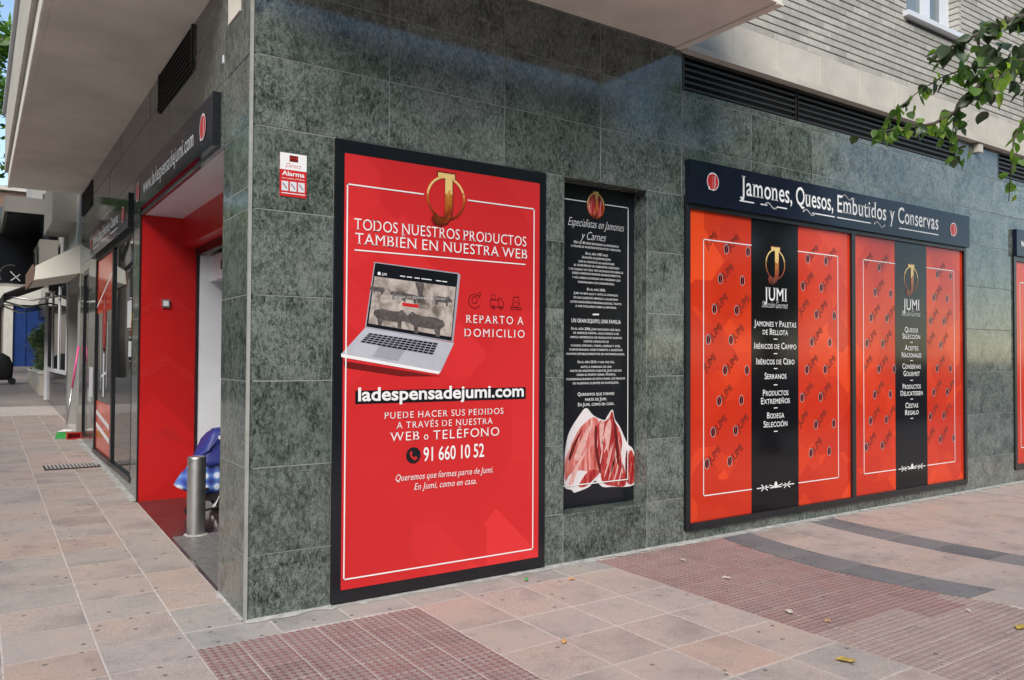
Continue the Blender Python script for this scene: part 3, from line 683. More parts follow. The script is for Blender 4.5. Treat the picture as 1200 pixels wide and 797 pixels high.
F1.poly('tree_print', [(486, 330.5), (497, 332), (495, 345), (499, 356), (488, 355), (490, 344)], 'hide', P1, .0033)
F1.poly('screen_button', [(471, 354.5), (490, 357), (490, 361), (471, 358.5)], 'redink', P1, .0040)
F1.tpx('Especialistas en Jamones y Carnes', (447, 344.5), (522, 355.5), 3.6, 'script', 'white', P1, d=.0042)
F1.disc('menu_logo', *q(444, 320.6), .011, .011, 'white', P1, .0042, 12); F1.tpx('JUMI', (447, 322.6), (453, 323.4), 3, 'slabb', 'white', P1, d=.0042)
F1.lines('menu_items', [(q(a, 320.3+.128*(a-444)), q(a+5, 320.3+.128*(a+5-444))) for a in (469, 477, 486, 494, 500, 511, 518)], .006, 'white', P1, .0042)
F1.poly('keyboard', [(432.5, 390), (513.5, 402), (507, 416), (421.5, 401)], 'alu2', P1, .0024)
kx = MB()
for r in range(5):
    for k in range(14):
        def kp(a, b_):
            t0 = Vector((432.5, 390)).lerp(Vector((513.5, 402)), a); t1 = Vector((421.5, 401)).lerp(Vector((507, 416)), a); return F1.p(*q(*t0.lerp(t1, b_)), .0030)
        i = len(kx.v); a0, a1, b0, b1 = k/14+.006, (k+1)/14-.006, r/5+.03, (r+1)/5-.03
        kx.v += [kp(a0, b1), kp(a1, b1), kp(a1, b0), kp(a0, b0)]; kx.f.append((i, i+1, i+2, i+3))
kx.build('keys_print', 'blackprint', P1)
F1.poly('touchpad', [(445.5, 404.5), (475, 409.5), (466, 423), (436, 418)], 'alu2', P1, .0024)

# ================================================================== alarm sticker
A = thing('alarm_sticker', 'small red and white alarm warning sticker on the granite corner', 'sticker')
boxo('plate', .172, .333, -.0035, .0015, 2.459, 2.717, 'redink', A)
FA = Face('R', -.0035)
FA.poly('white_field', [(.172, 2.618), (.333, 2.618), (.333, 2.717), (.172, 2.717)], 'white', A, .0006, px=False)
FA.poly('badge', [(.228, 2.668), (.280, 2.668), (.280, 2.705), (.228, 2.705)], 'darkred', A, .0012, px=False)
FA.lines('badge_marks', [((.236, 2.69), (.246, 2.69)), ((.249, 2.69), (.259, 2.69)), ((.262, 2.69), (.272, 2.69))], .008, 'redink', A, .0018)
FA.text('Direct', .205, .300, 2.632, .026, 'script', 'redink', A, d=.0015)
FA.text('Alarma', .184, .320, 2.583, .026, 'fat', 'white', A, d=.0015)
FA.text('con aviso a Policía', .184, .320, 2.563, .009, 'sans', 'white', A, d=.0015)
for a in (.182, .232, .281): FA.poly('pictogram', [(a, 2.492), (a+.040, 2.492), (a+.040, 2.549), (a, 2.549)], 'whitepaint', A, .001, px=False); FA.lines('pictogram_mark', [((a+.008, 2.535), (a+.03, 2.508))], .005, 'darkred', A, .0018)
FA.lines('small_print', [((.184+k*.012, 2.478), (.191+k*.012, 2.478)) for k in range(12)], .005, 'white', A, .0015)

# ================================================================== narrow black poster in the niche
P2 = thing('poster', 'narrow black poster with small white text and sliced ham, in a niche', 'poster')
boxo('panel', 2.294, 3.1255, .148, .1595, .367, 2.852, 'blackprint', P2)
F2 = Face('R', .148); q2 = F2.px
xr = q2(735.4, 300)[0]; zt = q2(735.4, 243.9)[1]; zb = q2(736, 561.5)[1]
ga, gb = q2(686, 236)[0], q2(709, 240)[0]
F2.lines('border_line', [((xr, zb), (xr, zt)), ((2.32, zb), (xr, zb)), ((2.32, zt), (ga, zt)), ((gb, zt), (xr, zt)), ((2.32, zb), (2.32, zt))], .008, 'white', P2, .006)
cu, cv = q2(697.7, 240)
def meat(name, a, b_, c_, scale, rot):
    m, t, b = mk(name); v = coords(t, False, (4.2, 1, .5), (0, rot, 0))
    n = noise(t, v, scale, 6, .6, 1.0)
    lk(t, ramp(t, n, [(.34, a), (.48, b_), (.60, c_), (.72, (.80, .62, .58))]), b.inputs['Base Color']); b.inputs['Roughness'].default_value = .35; return m
M['lean'] = meat('ham lean print', (.20, .006, .008), (.42, .02, .022), (.56, .10, .085), 13, .35)
M['lean2'] = meat('ham pink print', (.40, .05, .045), (.62, .14, .12), (.74, .34, .30), 7, .5)
M['fatpink'] = plain('ham marbling print', (.72, .40, .37), .4, .2, 30); M['fat'] = plain('ham fat print', (.78, .72, .74), .4, .08, 8)
F2.disc('emblem_disc', cu, cv-.01, .085, .098, 'lean', P2, .004); F2.ring('emblem_ring', cu, cv-.01, .09, .103, .012, 'gold', P2, .005)
F2.poly('emblem_letter', [(cu+(x-cu)*.7, cv+(y-cv)*.9) for x, y in jshape(cu, cv, .10, .62)], 'gold', P2, .0065, px=False)
F2.tpx('Especialistas en Jamones', (665.5, 266), (731, 269.6), 9.5, 'script', 'white', P2); F2.tpx('y Carnes', (680, 281.3), (710, 282.2), 9.5, 'script', 'white', P2)
def z1(v): return 640+v/3.985
def z2(v): return 620+v/5.695
L1 = [('Más de 30 años buscando la excelencia', 128, 338, 349), ('a través de nuestros productos y servicios.', 115, 348, 367), ('En el año 1987 nace', 183, 287, 397), ('Almacén de Jamones Jumi', 165, 300, 415), ('con el propósito de garantizar', 150, 318, 435), ('al consumidor un suministro continuo', 127, 340, 453), ('y de calidad de todo tipo de productos ibéricos', 104, 358, 472), ('desde nuestros propios establecimientos,', 120, 347, 490), ('y así, lograr satisfacer una necesidad que', 120, 345, 510), ('demandaban los consumidores.', 148, 318, 530), ('En el año 2000,', 190, 276, 562), ('Jumi va más allá y ante la demanda', 127, 335, 582), ('de sus clientes empieza a elaborar', 127, 335, 602), ('lotes navideños personalizados, tanto', 112, 350, 622), ('a particulares como a empresas.', 135, 328, 641)]
L2 = [('En el año 2006, Jumi inaugura una sala', 280, 607, 553, 290), ('de despiece propia, incluyendo a su', 292, 598, 580, 290), ('amplia referencia de productos nuevos', 272, 617, 608, 290), ('cortes cárnicos de', 362, 530, 635, 290), ('vacuno, porcino, ovino, caprino y aves,', 275, 608, 663, 290), ('suministrando directamente a nuestros', 267, 622, 690, 290), ('propios establecimientos sin intermediarios.', 247, 637, 718, 290), ('En el año 2010, y una vez más,', 323, 567, 772, 290), ('ante la demanda de una', 342, 550, 6, 430), ('parte de nuestros clientes, Jumi decide', 272, 615, 32, 430), ('crear su propio canal Horeca,', 315, 577, 58, 430), ('profesionalizando de esta forma los pedidos', 247, 638, 86, 430), ('de nuestros clientes de hostelería.', 290, 598, 114, 430)]
def mid_line(body, xa, xb, yc, h, st='slabb'):
    xm = (xa+xb)/2; v = q2(xm, yc)[1]; hh = q2(xm, yc-h)[1]-v
    F2.text(body, q2(xa, yc)[0], q2(xb, yc)[0], v, hh, st, 'white', P2, small=True)
for body, a, b_, y in L1: mid_line(body, z1(a), z1(b_), 200+y/3.985, 2.9)
for body, a, b_, y, o in L2: mid_line(body, z2(a), z2(b_), o+y/5.695, 2.9)
mid_line('UN GRAN EQUIPO, UNA FAMILIA', z1(116), z1(348), 200+712/3.985, 4.4)
mid_line('Queremos que formes', z2(323), z2(567), 430+190/5.695, 3.9); mid_line('parte de Jumi.', z2(372), z2(518), 430+225/5.695, 3.9); mid_line('En Jumi, como en casa.', z2(325), z2(567), 430+258/5.695, 3.9)
F2.lines('dash', [(q2(695, 368.6), q2(701, 368.6))], .012, 'white', P2, .003)
def zz(pts, dy=430): return [(z2(a), dy+b_/5.695) for a, b_ in pts]
def sm(pts, n=5):
    out = []; N_ = len(pts)
    for i in range(N_):
        p0, p1, p2, p3 = (Vector(pts[(i+k) % N_]) for k in (-1, 0, 1, 2))
        for k in range(n):
            t_ = k/n; q_ = .5*((2*p1)+(p2-p0)*t_+(2*p0-5*p1+4*p2-p3)*t_*t_+(3*p1-p0-3*p2+p3)*t_**3); out.append((q_.x, q_.y))
    return out
F2.poly('ham_fat', sm(zz([(236, 690), (240, 560), (265, 440), (330, 330), (380, 275), (430, 325), (500, 355), (520, 330), (555, 285), (572, 350), (605, 400), (655, 510), (690, 545), (707, 620), (707, 760), (690, 790), (640, 800), (560, 800), (490, 800), (440, 760), (400, 800), (330, 830), (300, 838), (280, 820), (236, 800)])), 'fat', P2, .0020)
F2.poly('ham_pink', sm(zz([(238, 640), (262, 560), (330, 420), (400, 350), (430, 335), (460, 360), (450, 450), (440, 560), (470, 690), (400, 700), (330, 690), (270, 720), (240, 760)])), 'lean2', P2, .0026)
F2.poly('ham_lean', sm(zz([(450, 400), (470, 360), (505, 362), (530, 340), (553, 295), (570, 360), (600, 420), (620, 500), (612, 600), (640, 700), (640, 790), (560, 795), (490, 770), (470, 680), (440, 560)])), 'lean', P2, .0028)
F2.poly('ham_lean', sm(zz([(665, 570), (685, 560), (705, 630), (706, 740), (690, 780), (655, 770), (650, 660)])), 'lean', P2, .0028)
F2.poly('ham_streak', sm(zz([(262, 780), (310, 660), (392, 540), (335, 660), (285, 790)])), 'fatpink', P2, .0031); F2.poly('ham_streak', sm(zz([(330, 790), (400, 690), (470, 700), (420, 760), (370, 800)])), 'lean', P2, .0031)
for a in ((500, 720, 560, 500), (620, 700, 600, 520), (545, 700, 575, 540), (470, 640, 490, 470), (590, 780, 620, 640), (515, 640, 545, 520), (530, 740, 600, 470), (500, 560, 540, 400), (560, 760, 600, 600), (480, 520, 510, 390)):
    F2.poly('ham_streak', sm(zz([(a[0], a[1]), (a[0]+6, a[1]+4), ((a[0]+a[2])/2+9, (a[1]+a[3])/2+10), (a[2]+2, a[3]), ((a[0]+a[2])/2+2, (a[1]+a[3])/2)])), 'fatpink', P2, .0031)
M['deep'] = plain('ham shadow print', (.13, .006, .008), .35, .3, 20)
for pts in ([(436, 420), (452, 395), (452, 520), (478, 680), (468, 700), (438, 560)], [(556, 320), (566, 345), (590, 470), (600, 640), (588, 640), (570, 480)], [(262, 600), (300, 500), (352, 415), (318, 500), (275, 620)], [(648, 560), (660, 575), (652, 660), (656, 765), (644, 740), (640, 640)]): F2.poly('ham_crease', sm(zz(pts)), 'deep', P2, .0034)
for pts in ([(470, 380), (500, 366), (490, 480), (480, 560), (470, 480)], [(505, 420), (540, 350), (545, 430), (520, 560)], [(300, 600), (370, 440), (410, 390), (380, 500), (330, 620)]): F2.poly('ham_sheen', sm(zz(pts)), 'fatpink', P2, .0030)
F2.lines('border_line', [((2.32, zb), (xr, zb))], .008, 'white', P2, .0062)

# ================================================================== big shop window: frame, vinyl, sign
W = thing('shop_window', 'double shop window with black frame covered in red vinyl below the navy sign', 'window')
fr = MB(); fr.box(3.55, 3.60, -.02, .068, .095, 2.86).box(8.085, 8.13, -.02, .068, .095, 2.86).box(5.885, 5.945, -.019, .068, .15, 2.77)
fr.build('frame', 'dark', W); boxo('bottom_rail', 3.60, 8.085, -.024, .068, .095, .152, 'dark', W); boxo('top_rail', 3.60, 8.085, -.018, .068, 2.76, 2.86, 'dark', W)
def jumi_window(x0, x1, items, lab, nm):
    boxo('pane', x0, x1, .006, .016, .152, 2.76, 'redwin', W)
    T = thing('window_vinyl', lab, 'window vinyl')
    F = Face('R', .006); wd = x1-x0
    b0, b1 = x0+wd*.348, x0+wd*.640
    F.poly('black_band', [(b0, .153), (b1, .153), (b1, 2.759), (b0, 2.759)], 'blackwin', T, .0012, px=False)
    ia, ib, za, zb_ = x0+wd*.08, x1-wd*.088, .36, 2.52
    F.lines('border_line', [((ia, za), (b0, za)), ((ia, zb_), (b0, zb_)), ((ia, za), (ia, zb_))], .009, 'white', T, .002)
    F.lines('border_line', [((b1, za), (ib, za)), ((b1, zb_), (ib, zb_)), ((ib, za), (ib, zb_))], .009, 'white', T, .002)
    r = 0; zq = zb_-.06
    while zq > za+.05:
        x = ia-.2-.076*r % .285
        x = ia + ((-.0755*r+.0) % .285) - .285
        while x < ib:
            for lo, hi in ((ia, b0), (b1, ib)):
                if lo+.012 < x < hi-.012:
                    F.disc('repeat_mark', x, zq, .027, .041, 'blackwin', T, .0012, 14); F.ring('repeat_mark_rim', x, zq, .030, .044, .003, 'fat', T, .0016, 14)
                    F.poly('repeat_mark_stroke', [(x-.002, zq-.034), (x+.005, zq-.034), (x+.003, zq+.034), (x-.004, zq+.034)], 'redink', T, .0018, px=False)
                if lo < x+.035 and x+.15 < hi: F.text('JUMI', x+.045, x+.215, zq-.015, .068, 'sans', 'inkdark', T, d=.0014, rot=R_(40))
            x += .285
        r += 1; zq -= .262
    cx = (b0+b1)/2
    emblem(F, cx, 2.372, .140, T, .003, w=.72)
    F.text('JUMI', cx-.163, cx+.163, 2.04, .118, 'slabb', 'white', T, d=.003)
    F.text('Selección Gourmet', cx-.19, cx+.18, 1.975, .058, 'script', 'white', T, d=.003)
    for body, v, wv in items:
        if body == '-': F.lines('dash', [((cx-.022, v), (cx+.022, v))], .008, 'white', T, .003)
        else: F.text(body, cx-wv/2, cx+wv/2, v-.008, .056, 'slabb', 'white', T, small=True, d=.003)
    # ornament
    F.lines('ornament', [((cx-.26, .36), (cx-.10, .36)), ((cx+.10, .36), (cx+.26, .36)), ((cx-.20, .385), (cx-.12, .335)), ((cx+.20, .385), (cx+.12, .335)), ((cx-.20, .335), (cx-.13, .375)), ((cx+.20, .335), (cx+.13, .375)), ((cx-.09, .375), (cx-.03, .36)), ((cx+.09, .375), (cx+.03, .36)), ((cx-.08, .35), (cx+.08, .35))], .009, 'white', T, .003)
    F.disc('ornament_bud', cx, .372, .022, .03, 'white', T, .0032, 12)
    return T
jumi_window(3.60, 5.885, [('Jamones y Paletas', 1.812, .60), ('de Bellota', 1.738, .364), ('-', 1.692, 0), ('Ibéricos de Campo', 1.61, .60), ('-', 1.56, 0), ('Ibéricos de Cebo', 1.47, .546), ('-', 1.424, 0), ('Serranos', 1.338, .31), ('-', 1.276, 0), ('Productos', 1.187, .364), ('Extremeños', 1.114, .407), ('-', 1.067, 0), ('Bodega', .982, .249), ('Selección', .905, .34), ('-', .855, 0)], 'red window vinyl with black band listing Jamones y Paletas de Bellota, Serranos', 'a')
jumi_window(5.945, 8.085, [('Quesos', 1.811, .26), ('Selección', 1.742, .35), ('-', 1.695, 0), ('Aceites', 1.618, .27), ('Nacionales', 1.543, .39), ('-', 1.50, 0), ('Conservas', 1.421, .36), ('Gourmet', 1.344, .32), ('-', 1.289, 0), ('Productos', 1.207, .36), ('Delicatessen', 1.135, .44), ('-', 1.089, 0), ('Cestas', 1.004, .25), ('Regalo', .93, .27), ('-', .883, 0)], 'red window vinyl with black band listing Quesos Selección, Aceites, Cestas Regalo', 'b')
SG = thing('shop_sign', 'long navy sign reading Jamones, Quesos, Embutidos y Conservas over the shop windows', 'sign')
boxo('box', 3.556, 8.15, -.05, .0, 2.80, 3.16, 'navy', SG)
FS = Face('R', -.05); qs = FS.px
def deco_sign(F, words_, parent, under=True):
    """display lettering: each word, its span, and a flourish line beneath"""
    for body, u0, u1, v, h in words_: F.text(body, u0, u1, v, h, 'slabb', 'white', parent, d=.003)
def s_px(x): return qs(x, 230)[0]
words_ = [('Jamones,', s_px(867), s_px(928)), ('Quesos,', s_px(932.5), s_px(976)), ('Embutidos', s_px(981), s_px(1038)), ('y', s_px(1042), s_px(1048)), ('Conservas', s_px(1052), s_px(1099))]
for body, a, b_ in words_:
    F = FS; F.text(body, a, b_, 2.94, .165, 'slabb', 'white', SG, d=.003)
FS.lines('flourish', [((words_[0][1], 2.885), (words_[0][1]+.18, 2.885)), ((words_[0][1]+.28, 2.885), (words_[0][1]+.36, 2.885)), ((words_[0][1]+.52, 2.885), (words_[0][1]+.64, 2.885)), ((words_[1][1]+.25, 2.885), (words_[1][2]+.02, 2.885)), ((words_[2][1], 2.885), (words_[2][2]-.28, 2.885)), ((words_[4][1]+.02, 2.885), (words_[4][2], 2.885))], .011, 'white', SG)
def swash(F, u, v, s_, parent):
    pts = [(u+s_*(-1+2*t), v+s_*(.25*math.sin(t*math.pi*2)-.15)) for t in [k/10 for k in range(11)]]
    F.lines('flourish', list(zip(pts, pts[1:])), .012, 'white', parent)
swash(FS, words_[0][1]+.42, 2.90, .09, SG); swash(FS, words_[1][1]+.20, 2.90, .09, SG); swash(FS, words_[2][2]-.12, 2.90, .09, SG); swash(FS, words_[2][1]+.16, 3.11, .08, SG)
oval(FS, qs(835, 212)[0], 3.005, .073, SG); oval(FS, qs(1117, 271)[0], 2.975, .073, SG)
# next shop window along the street
W2 = thing('shop_window', 'red vinyl shop window in a black frame beyond the bare granite pier', 'window')
fr = MB(); fr.box(9.30, 9.36, -.02, .068, .165, 2.86).box(9.36, 11.2, -.02, .068, .165, .225).box(9.36, 11.2, -.018, .068, 2.74, 2.86); fr.build('frame', 'dark', W2)
boxo('pane', 9.36, 11.2, .006, .016, .225, 2.74, 'redwin', W2)
FW2 = Face('R', .006); FW2.lines('border_line', [((9.50, .42), (9.50, 2.48)), ((9.50, .42), (11, .42)), ((9.50, 2.48), (11, 2.48))], .009, 'white', W2)
SG2 = thing('shop_sign', 'dark sign starting with www over the window beyond the bare granite pier', 'sign')
boxo('box', 9.31, 11.4, -.05, 0, 2.80, 3.13, 'navy', SG2); Face('R', -.05).text('www.ladespensadejumi.com', 9.40, 11.0, 2.92, .11, 'slabb', 'white', SG2)

# ================================================================== side front: signs, shop window
S1 = thing('shop_sign', 'black sign reading www.ladespensadejumi.com over the red entrance', 'sign')
boxo('box', -.052, .0, .69, 3.72, 2.878, 3.215, 'navy', S1)
boxo('end_cap', -.055, .002, .672, .689, 2.872, 3.222, 'dark', S1)
FL = Face('L', -.052)
FL.text('www.ladespensadejumi.com', -3.22, -1.20, 2.985, .125, 'slabb', 'white', S1); oval(FL, -3.50, 3.05, .085, S1); oval(FL, -.93, 3.05, .085, S1)
S2 = thing('shop_sign', 'black sign reading Jamones, Quesos, Embutidos y Conservas over the side window', 'sign')
boxo('box', -.052, .0, 4.08, 7.30, 2.80, 3.135, 'navy', S2); boxo('end_cap', -.055, .002, 4.06, 4.079, 2.794, 3.142, 'dark', S2)
FL.text('Jamones, Quesos, Embutidos y Conservas', -6.95, -4.75, 2.94, .12, 'slabb', 'white', S2); FL.lines('flourish', [((-6.9, 2.885), (-6.3, 2.885)), ((-6.1, 2.885), (-5.5, 2.885)), ((-5.3, 2.885), (-4.8, 2.885))], .012, 'white', S2); oval(FL, -7.14, 2.97, .08, S2); oval(FL, -4.40, 2.97, .08, S2)
SW = thing('shop_window', 'tall side shop window with dark glass and a red ham poster inside', 'window')
fr = MB(); fr.box(.0, .06, 4.06, 4.115, .246, 2.80).box(.0, .06, 7.04, 7.10, .246, 2.80).box(.0, .06, 5.46, 5.56, .30, 2.745); fr.build('frame', 'dark', SW)
boxo('bottom_rail', -.012, .062, 4.06, 7.10, .247, .30, 'dark', SW); boxo('top_rail', -.004, .062, 4.116, 7.039, 2.745, 2.80, 'dark', SW)
boxo('pane', .02, .03, 4.115, 5.46, .30, 2.745, 'darkglass', SW); boxo('pane', .02, .03, 5.56, 7.04, .30, 2.745, 'darkglass', SW)
FG = Face('L', .018)
def fl(name, y0, y1, z0, z1, mat, d=.001): return FG.poly(name, [(-y1, z0), (-y0, z0), (-y0, z1), (-y1, z1)], mat, SW, d, px=False)
fl('poster_top', 5.60, 7.0, 2.05, 2.74, 'redwin'); fl('poster_bottom', 5.60, 7.0, .31, .93, 'redwin')
FG.disc('poster_ham', -6.3, 1.95, .16, .42, 'lean', SW, .0018); FG.poly('poster_bone', [(-6.38, 1.0), (-6.24, 1.0), (-6.24, 1.6), (-6.38, 1.6)], 'whitepaint', SW, .0018, px=False)
FG.lines('poster_line', [((-7.0, 2.15), (-5.6, 2.5)), ((-6.6, 1.95), (-6.55, 1.1)), ((-6.0, 1.9), (-6.05, 1.15)), ((-6.5, 1.25), (-6.1, 1.3))], .03, 'white', SW, .0022)
FG.lines('small_print', [((-6.9+k*.2, .78-.02*k), (-6.78+k*.2, .768-.02*k)) for k in range(6)]+[((-6.9+k*.2, .62-.02*k), (-6.76+k*.2, .606-.02*k)) for k in range(6)], .06, 'white', SW, .003)
fl('notice_sheet', 4.25, 4.52, 1.80, 2.08, 'whitepaint'); fl('notice_sheet', 4.22, 4.42, 1.50, 1.66, 'whitepaint'); fl('notice_sheet', 4.18, 4.28, 1.70, 1.95, 'gold', .0014)
SW2 = thing('shop_window', 'narrow dark side window between granite piers beside the broom', 'window')
fr = MB(); fr.box(.0, .06, 7.84, 7.90, .36, 2.72).box(.0, .06, 8.44, 8.5, .36, 2.72).box(.0, .06, 7.9, 8.44, .36, .41).box(.0, .06, 7.9, 8.44, 2.66, 2.72); fr.build('frame', 'dark', SW2)
boxo('pane', .02, .03, 7.9, 8.44, .41, 2.66, 'darkglass', SW2); boxo('notice_sheet', -.004, -.0015, 7.25, 7.6, .95, 1.35, 'whitepaint', SW2)
slabL(7.84, 8.5, 2.725, 2.857); 
# small plates on the granite
boxo('wall_plate', -.008, .0, .235, .50, 3.60, 3.76, 'soffit', B)
MB().box(-.006, 0, .62, .645, 3.40, 3.45).build('fixing', 'whitepaint', B)

# ================================================================== entrance things
bp = wg(229.5, 627)
bo = thing('bollard', 'stainless steel bollard standing at the shop entrance', 'bollard', loc=(bp.x, bp.y, gz(bp.y)))
c = MB(); n = 32; rr = [.0705, .0705, .0700, .066, .060, .0]; hh = [0, .612, .622, .630, .632, .633]
for r, h in zip(rr, hh): c.v += [(max(r, .0005)*math.cos(2*math.pi*k/n), max(r, .0005)*math.sin(2*math.pi*k/n), h) for k in range(n)]
for j in range(len(rr)-1): c.f += [(j*n+k, j*n+(k+1) % n, (j+1)*n+(k+1) % n, (j+1)*n+k) for k in range(n)]
o = c.build('post', 'steel', bo, True)
c = MB(); c.tube([(0, 0, .0), (0, 0, .012)], [.10, .085], 24); c.build('base_collar', 'cement', bo, True)
# shopping trolley parked behind it
def plaid():
    m, t, b = mk('blue plaid cloth'); c = t.nodes.new('ShaderNodeTexCoord'); s = t.nodes.new('ShaderNodeSeparateXYZ'); lk(t, c.outputs['Object'], s.inputs[0])
    fs = []
    for i, sc in ((0, 62), (2, 62)):
        a = nd(t, 'ShaderNodeMath', operation='MULTIPLY'); lk(t, s.outputs[i], a.inputs[0]); a.inputs[1].default_value = sc
        q_ = nd(t, 'ShaderNodeMath', operation='SINE'); lk(t, a.outputs[0], q_.inputs[0]); fs.append(q_.outputs[0])
    ad = nd(t, 'ShaderNodeMath', operation='ADD'); lk(t, fs[0], ad.inputs[0]); lk(t, fs[1], ad.inputs[1])
    mr = nd(t, 'ShaderNodeMapRange'); mr.inputs[1].default_value = -2; mr.inputs[2].default_value = 2; lk(t, ad.outputs[0], mr.inputs[0])
    lk(t, ramp(t, mr.outputs[0], [(.10, (.02, .035, .22)), (.42, (.05, .11, .42)), (.66, (.15, .27, .58)), (.78, (.62, .70, .84))]), b.inputs['Base Color']); b.inputs['Roughness'].default_value = .75; return m
M['plaid'] = plaid(); M['bluecloth'] = plain('blue nylon', (.022, .032, .20), .5, .25, 14)
tr = thing('shopping_trolley', 'blue plaid wheeled shopping bag leaning by the entrance door', 'shopping trolley', loc=(.50, 2.95, gz(2.95)+.012))
def bag(name, rings, mat, parent, wr_=.012, seed=1):
    """rings of (z, cx, cy, half x, half y): a soft sack"""
    rnd = random.Random(seed); n = 28; c = MB()
    for z, cx, cy, hx, hy in rings:
        for k in range(n):
            a = 2*math.pi*k/n; ca, sa = math.cos(a), math.sin(a)
            ex = abs(ca)**.55*(1 if ca > 0 else -1); ey = abs(sa)**.55*(1 if sa > 0 else -1)
            w_ = 1+rnd.uniform(-1, 1)*wr_*2+.05*math.sin(5*a+z*20)
            c.v.append((cx+hx*ex*w_, cy+hy*ey*w_, z+rnd.uniform(-.004, .004)))
    m_ = len(rings)
    for j in range(m_-1): c.f += [(j*n+k, j*n+(k+1) % n, (j+1)*n+(k+1) % n, (j+1)*n+k) for k in range(n)]
    c.f += [tuple(range(n))[::-1], tuple((m_-1)*n+k for k in range(n))]
    return c.build(name, mat, parent, True)
bag('bag_body', [(.17, .02, 0, .15, .13), (.20, -.01, 0, .21, .15), (.24, -.05, 0, .25, .16), (.28, -.04, 0, .235, .155), (.34, -.02, 0, .205, .16), (.40, .01, 0, .185, .15), (.46, .03, 0, .175, .15)], 'plaid', tr, .03)
bag('bag_flap', [(.42, .03, 0, .195, .165), (.46, .03, 0, .19, .16), (.52, .045, 0, .175, .15), (.58, .065, 0, .16, .145), (.64, .085, 0, .145, .13), (.70, .105, 0, .125, .115), (.735, .12, 0, .10, .09), (.742, .12, 0, .05, .04)], 'bluecloth', tr, .03, 3)
c = MB(); c.tube([(-.17, -.1, .47), (-.05, -.165, .56), (.02, -.16, .66), (.06, -.14, .70)], .008, 6); c.build('strap', 'bluecloth', tr, True)
boxo('label_patch', .03, .10, -.172, -.160, .655, .685, 'white', tr)
c = MB(); c.tube([(-.05, -.16, .22), (-.12, -.165, .19), (-.20, -.165, .12), (-.245, -.165, .04), (-.24, -.165, .015), (-.17, -.165, .012), (-.08, -.165, .03), (.1, -.165, .05)], .012, 8); c.build('stand', 'black', tr, True)
for s_ in (-.15, .15):
    c = MB(); c.tube([(.12, s_-.02, .085), (.12, s_+.02, .085)], .085, 24); wl_ = c.build('wheel', 'black', tr); c = MB(); c.tube([(.12, s_-.022, .085), (.12, s_+.022, .085)], .03, 12); c.build('hub', 'steel', wl_)
c = MB(); c.tube([(.2, -.12, .1), (.24, -.12, .9), (.26, 0, .95), (.24, .12, .9), (.2, .12, .1)], .011, 8); c.build('handle', 'black', tr, True)
c = MB(); c.box(-.05, .2, -.13, .13, .10, .17); c.build('base_tray', 'black', tr)
c = MB(); [c.tube([(.0, s_, .02), (.06, s_, .15)], .006, 6) for s_ in (-.13, -.09)]; c.build('strut', 'steel', tr)

# ================================================================== trees
def leafmat(name, c0, c1, c2, tr_=.45):
    m, t, b = mk(name); r = orand(t); v = coords(t)
    geo = t.nodes.new('ShaderNodeNewGeometry')
    f = nd(t, 'ShaderNodeMath', operation='MULTIPLY_ADD'); lk(t, noise(t, v, 20, 2), f.inputs[0]); f.inputs[1].default_value = .3; lk(t, geo.outputs['Random Per Island'], f.inputs[2])
    c = ramp(t, f.outputs[0], [(.15, c0), (.6, c1), (1.1, c2)])
    lk(t, c, b.inputs['Base Color']); b.inputs['Roughness'].default_value = .42
    tl = t.nodes.new('ShaderNodeBsdfTranslucent'); c3 = mix(t, 1., c, (1.5, 1.9, .7), 'MULTIPLY'); lk(t, c3, tl.inputs[0])
    ms = t.nodes.new('ShaderNodeMixShader'); ms.inputs[0].default_value = tr_; lk(t, b.outputs[0], ms.inputs[1]); lk(t, tl.outputs[0], ms.inputs[2]); lk(t, ms.outputs[0], t.nodes['Material Output'].inputs[0]); return m
M['leafd'] = leafmat('shaded leaf', (.026, .042, .020), (.036, .060, .026), (.05, .085, .032), .18)  # darkness of shaded, backlit leaves is put into the colour
M['leafg'] = leafmat('green leaf', (.06, .125, .032), (.09, .18, .04), (.16, .27, .06), .5)
M['leafy'] = leafmat('yellow-green leaf', (.18, .30, .06), (.25, .38, .07), (.34, .44, .10), .55)  # brighter, yellower leaf tone
M['bark'] = plain('bark', (.075, .06, .05), .9, .35, 14, bmp=.6)
def leaf_geo(L_, W_, fold=.25, droop=.2, seed=0):
    """heart-shaped leaf hanging along -z from its stalk, folded on the midrib"""
    rnd = random.Random(seed)
    prof = [(0, .0), (.08, .55), (.25, .98), (.45, 1.), (.65, .72), (.85, .30), (1., 0)]
    V_, F_ = [], []
    for t_, w_ in prof:
        bend = droop*L_*math.sin(t_*2.2)*.5
        V_ += [(-w_*W_/2, -fold*w_*W_/2+bend, -t_*L_+(.06*L_ if .05 < t_ < .3 else 0)), (0, bend, -t_*L_), (w_*W_/2, -fold*w_*W_/2+bend+rnd.uniform(-.1, .1)*W_*w_, -t_*L_+(.06*L_ if .05 < t_ < .3 else 0))]
    for k in range(len(prof)-1):
        a = 3*k; F_ += [(a, a+1, a+4, a+3), (a+1, a+2, a+5, a+4)]
    # stalk
    i = len(V_); V_ += [(-.0015, 0, 0), (.0015, 0, 0), (.0015, .004, .03), (-.0015, .004, .03)]; F_.append((i, i+1, i+2, i+3))
    return V_, F_
LM = {}
for k_, mt in (('d', 'leafd'), ('g', 'leafg'), ('y', 'leafy')):
    LM[k_] = []
    for sd_ in range(4):
        V_, F_ = leaf_geo(1, .78+.1*(sd_ % 2), .2+.12*sd_, .15+.15*sd_, sd_); me = bpy.data.meshes.new('leaf'); me.from_pydata(V_, [], F_); me.materials.append(M[mt]); me.shade_smooth(); LM[k_].append(me)
def at(x, y, d): return CAM+ray(x, y)*d
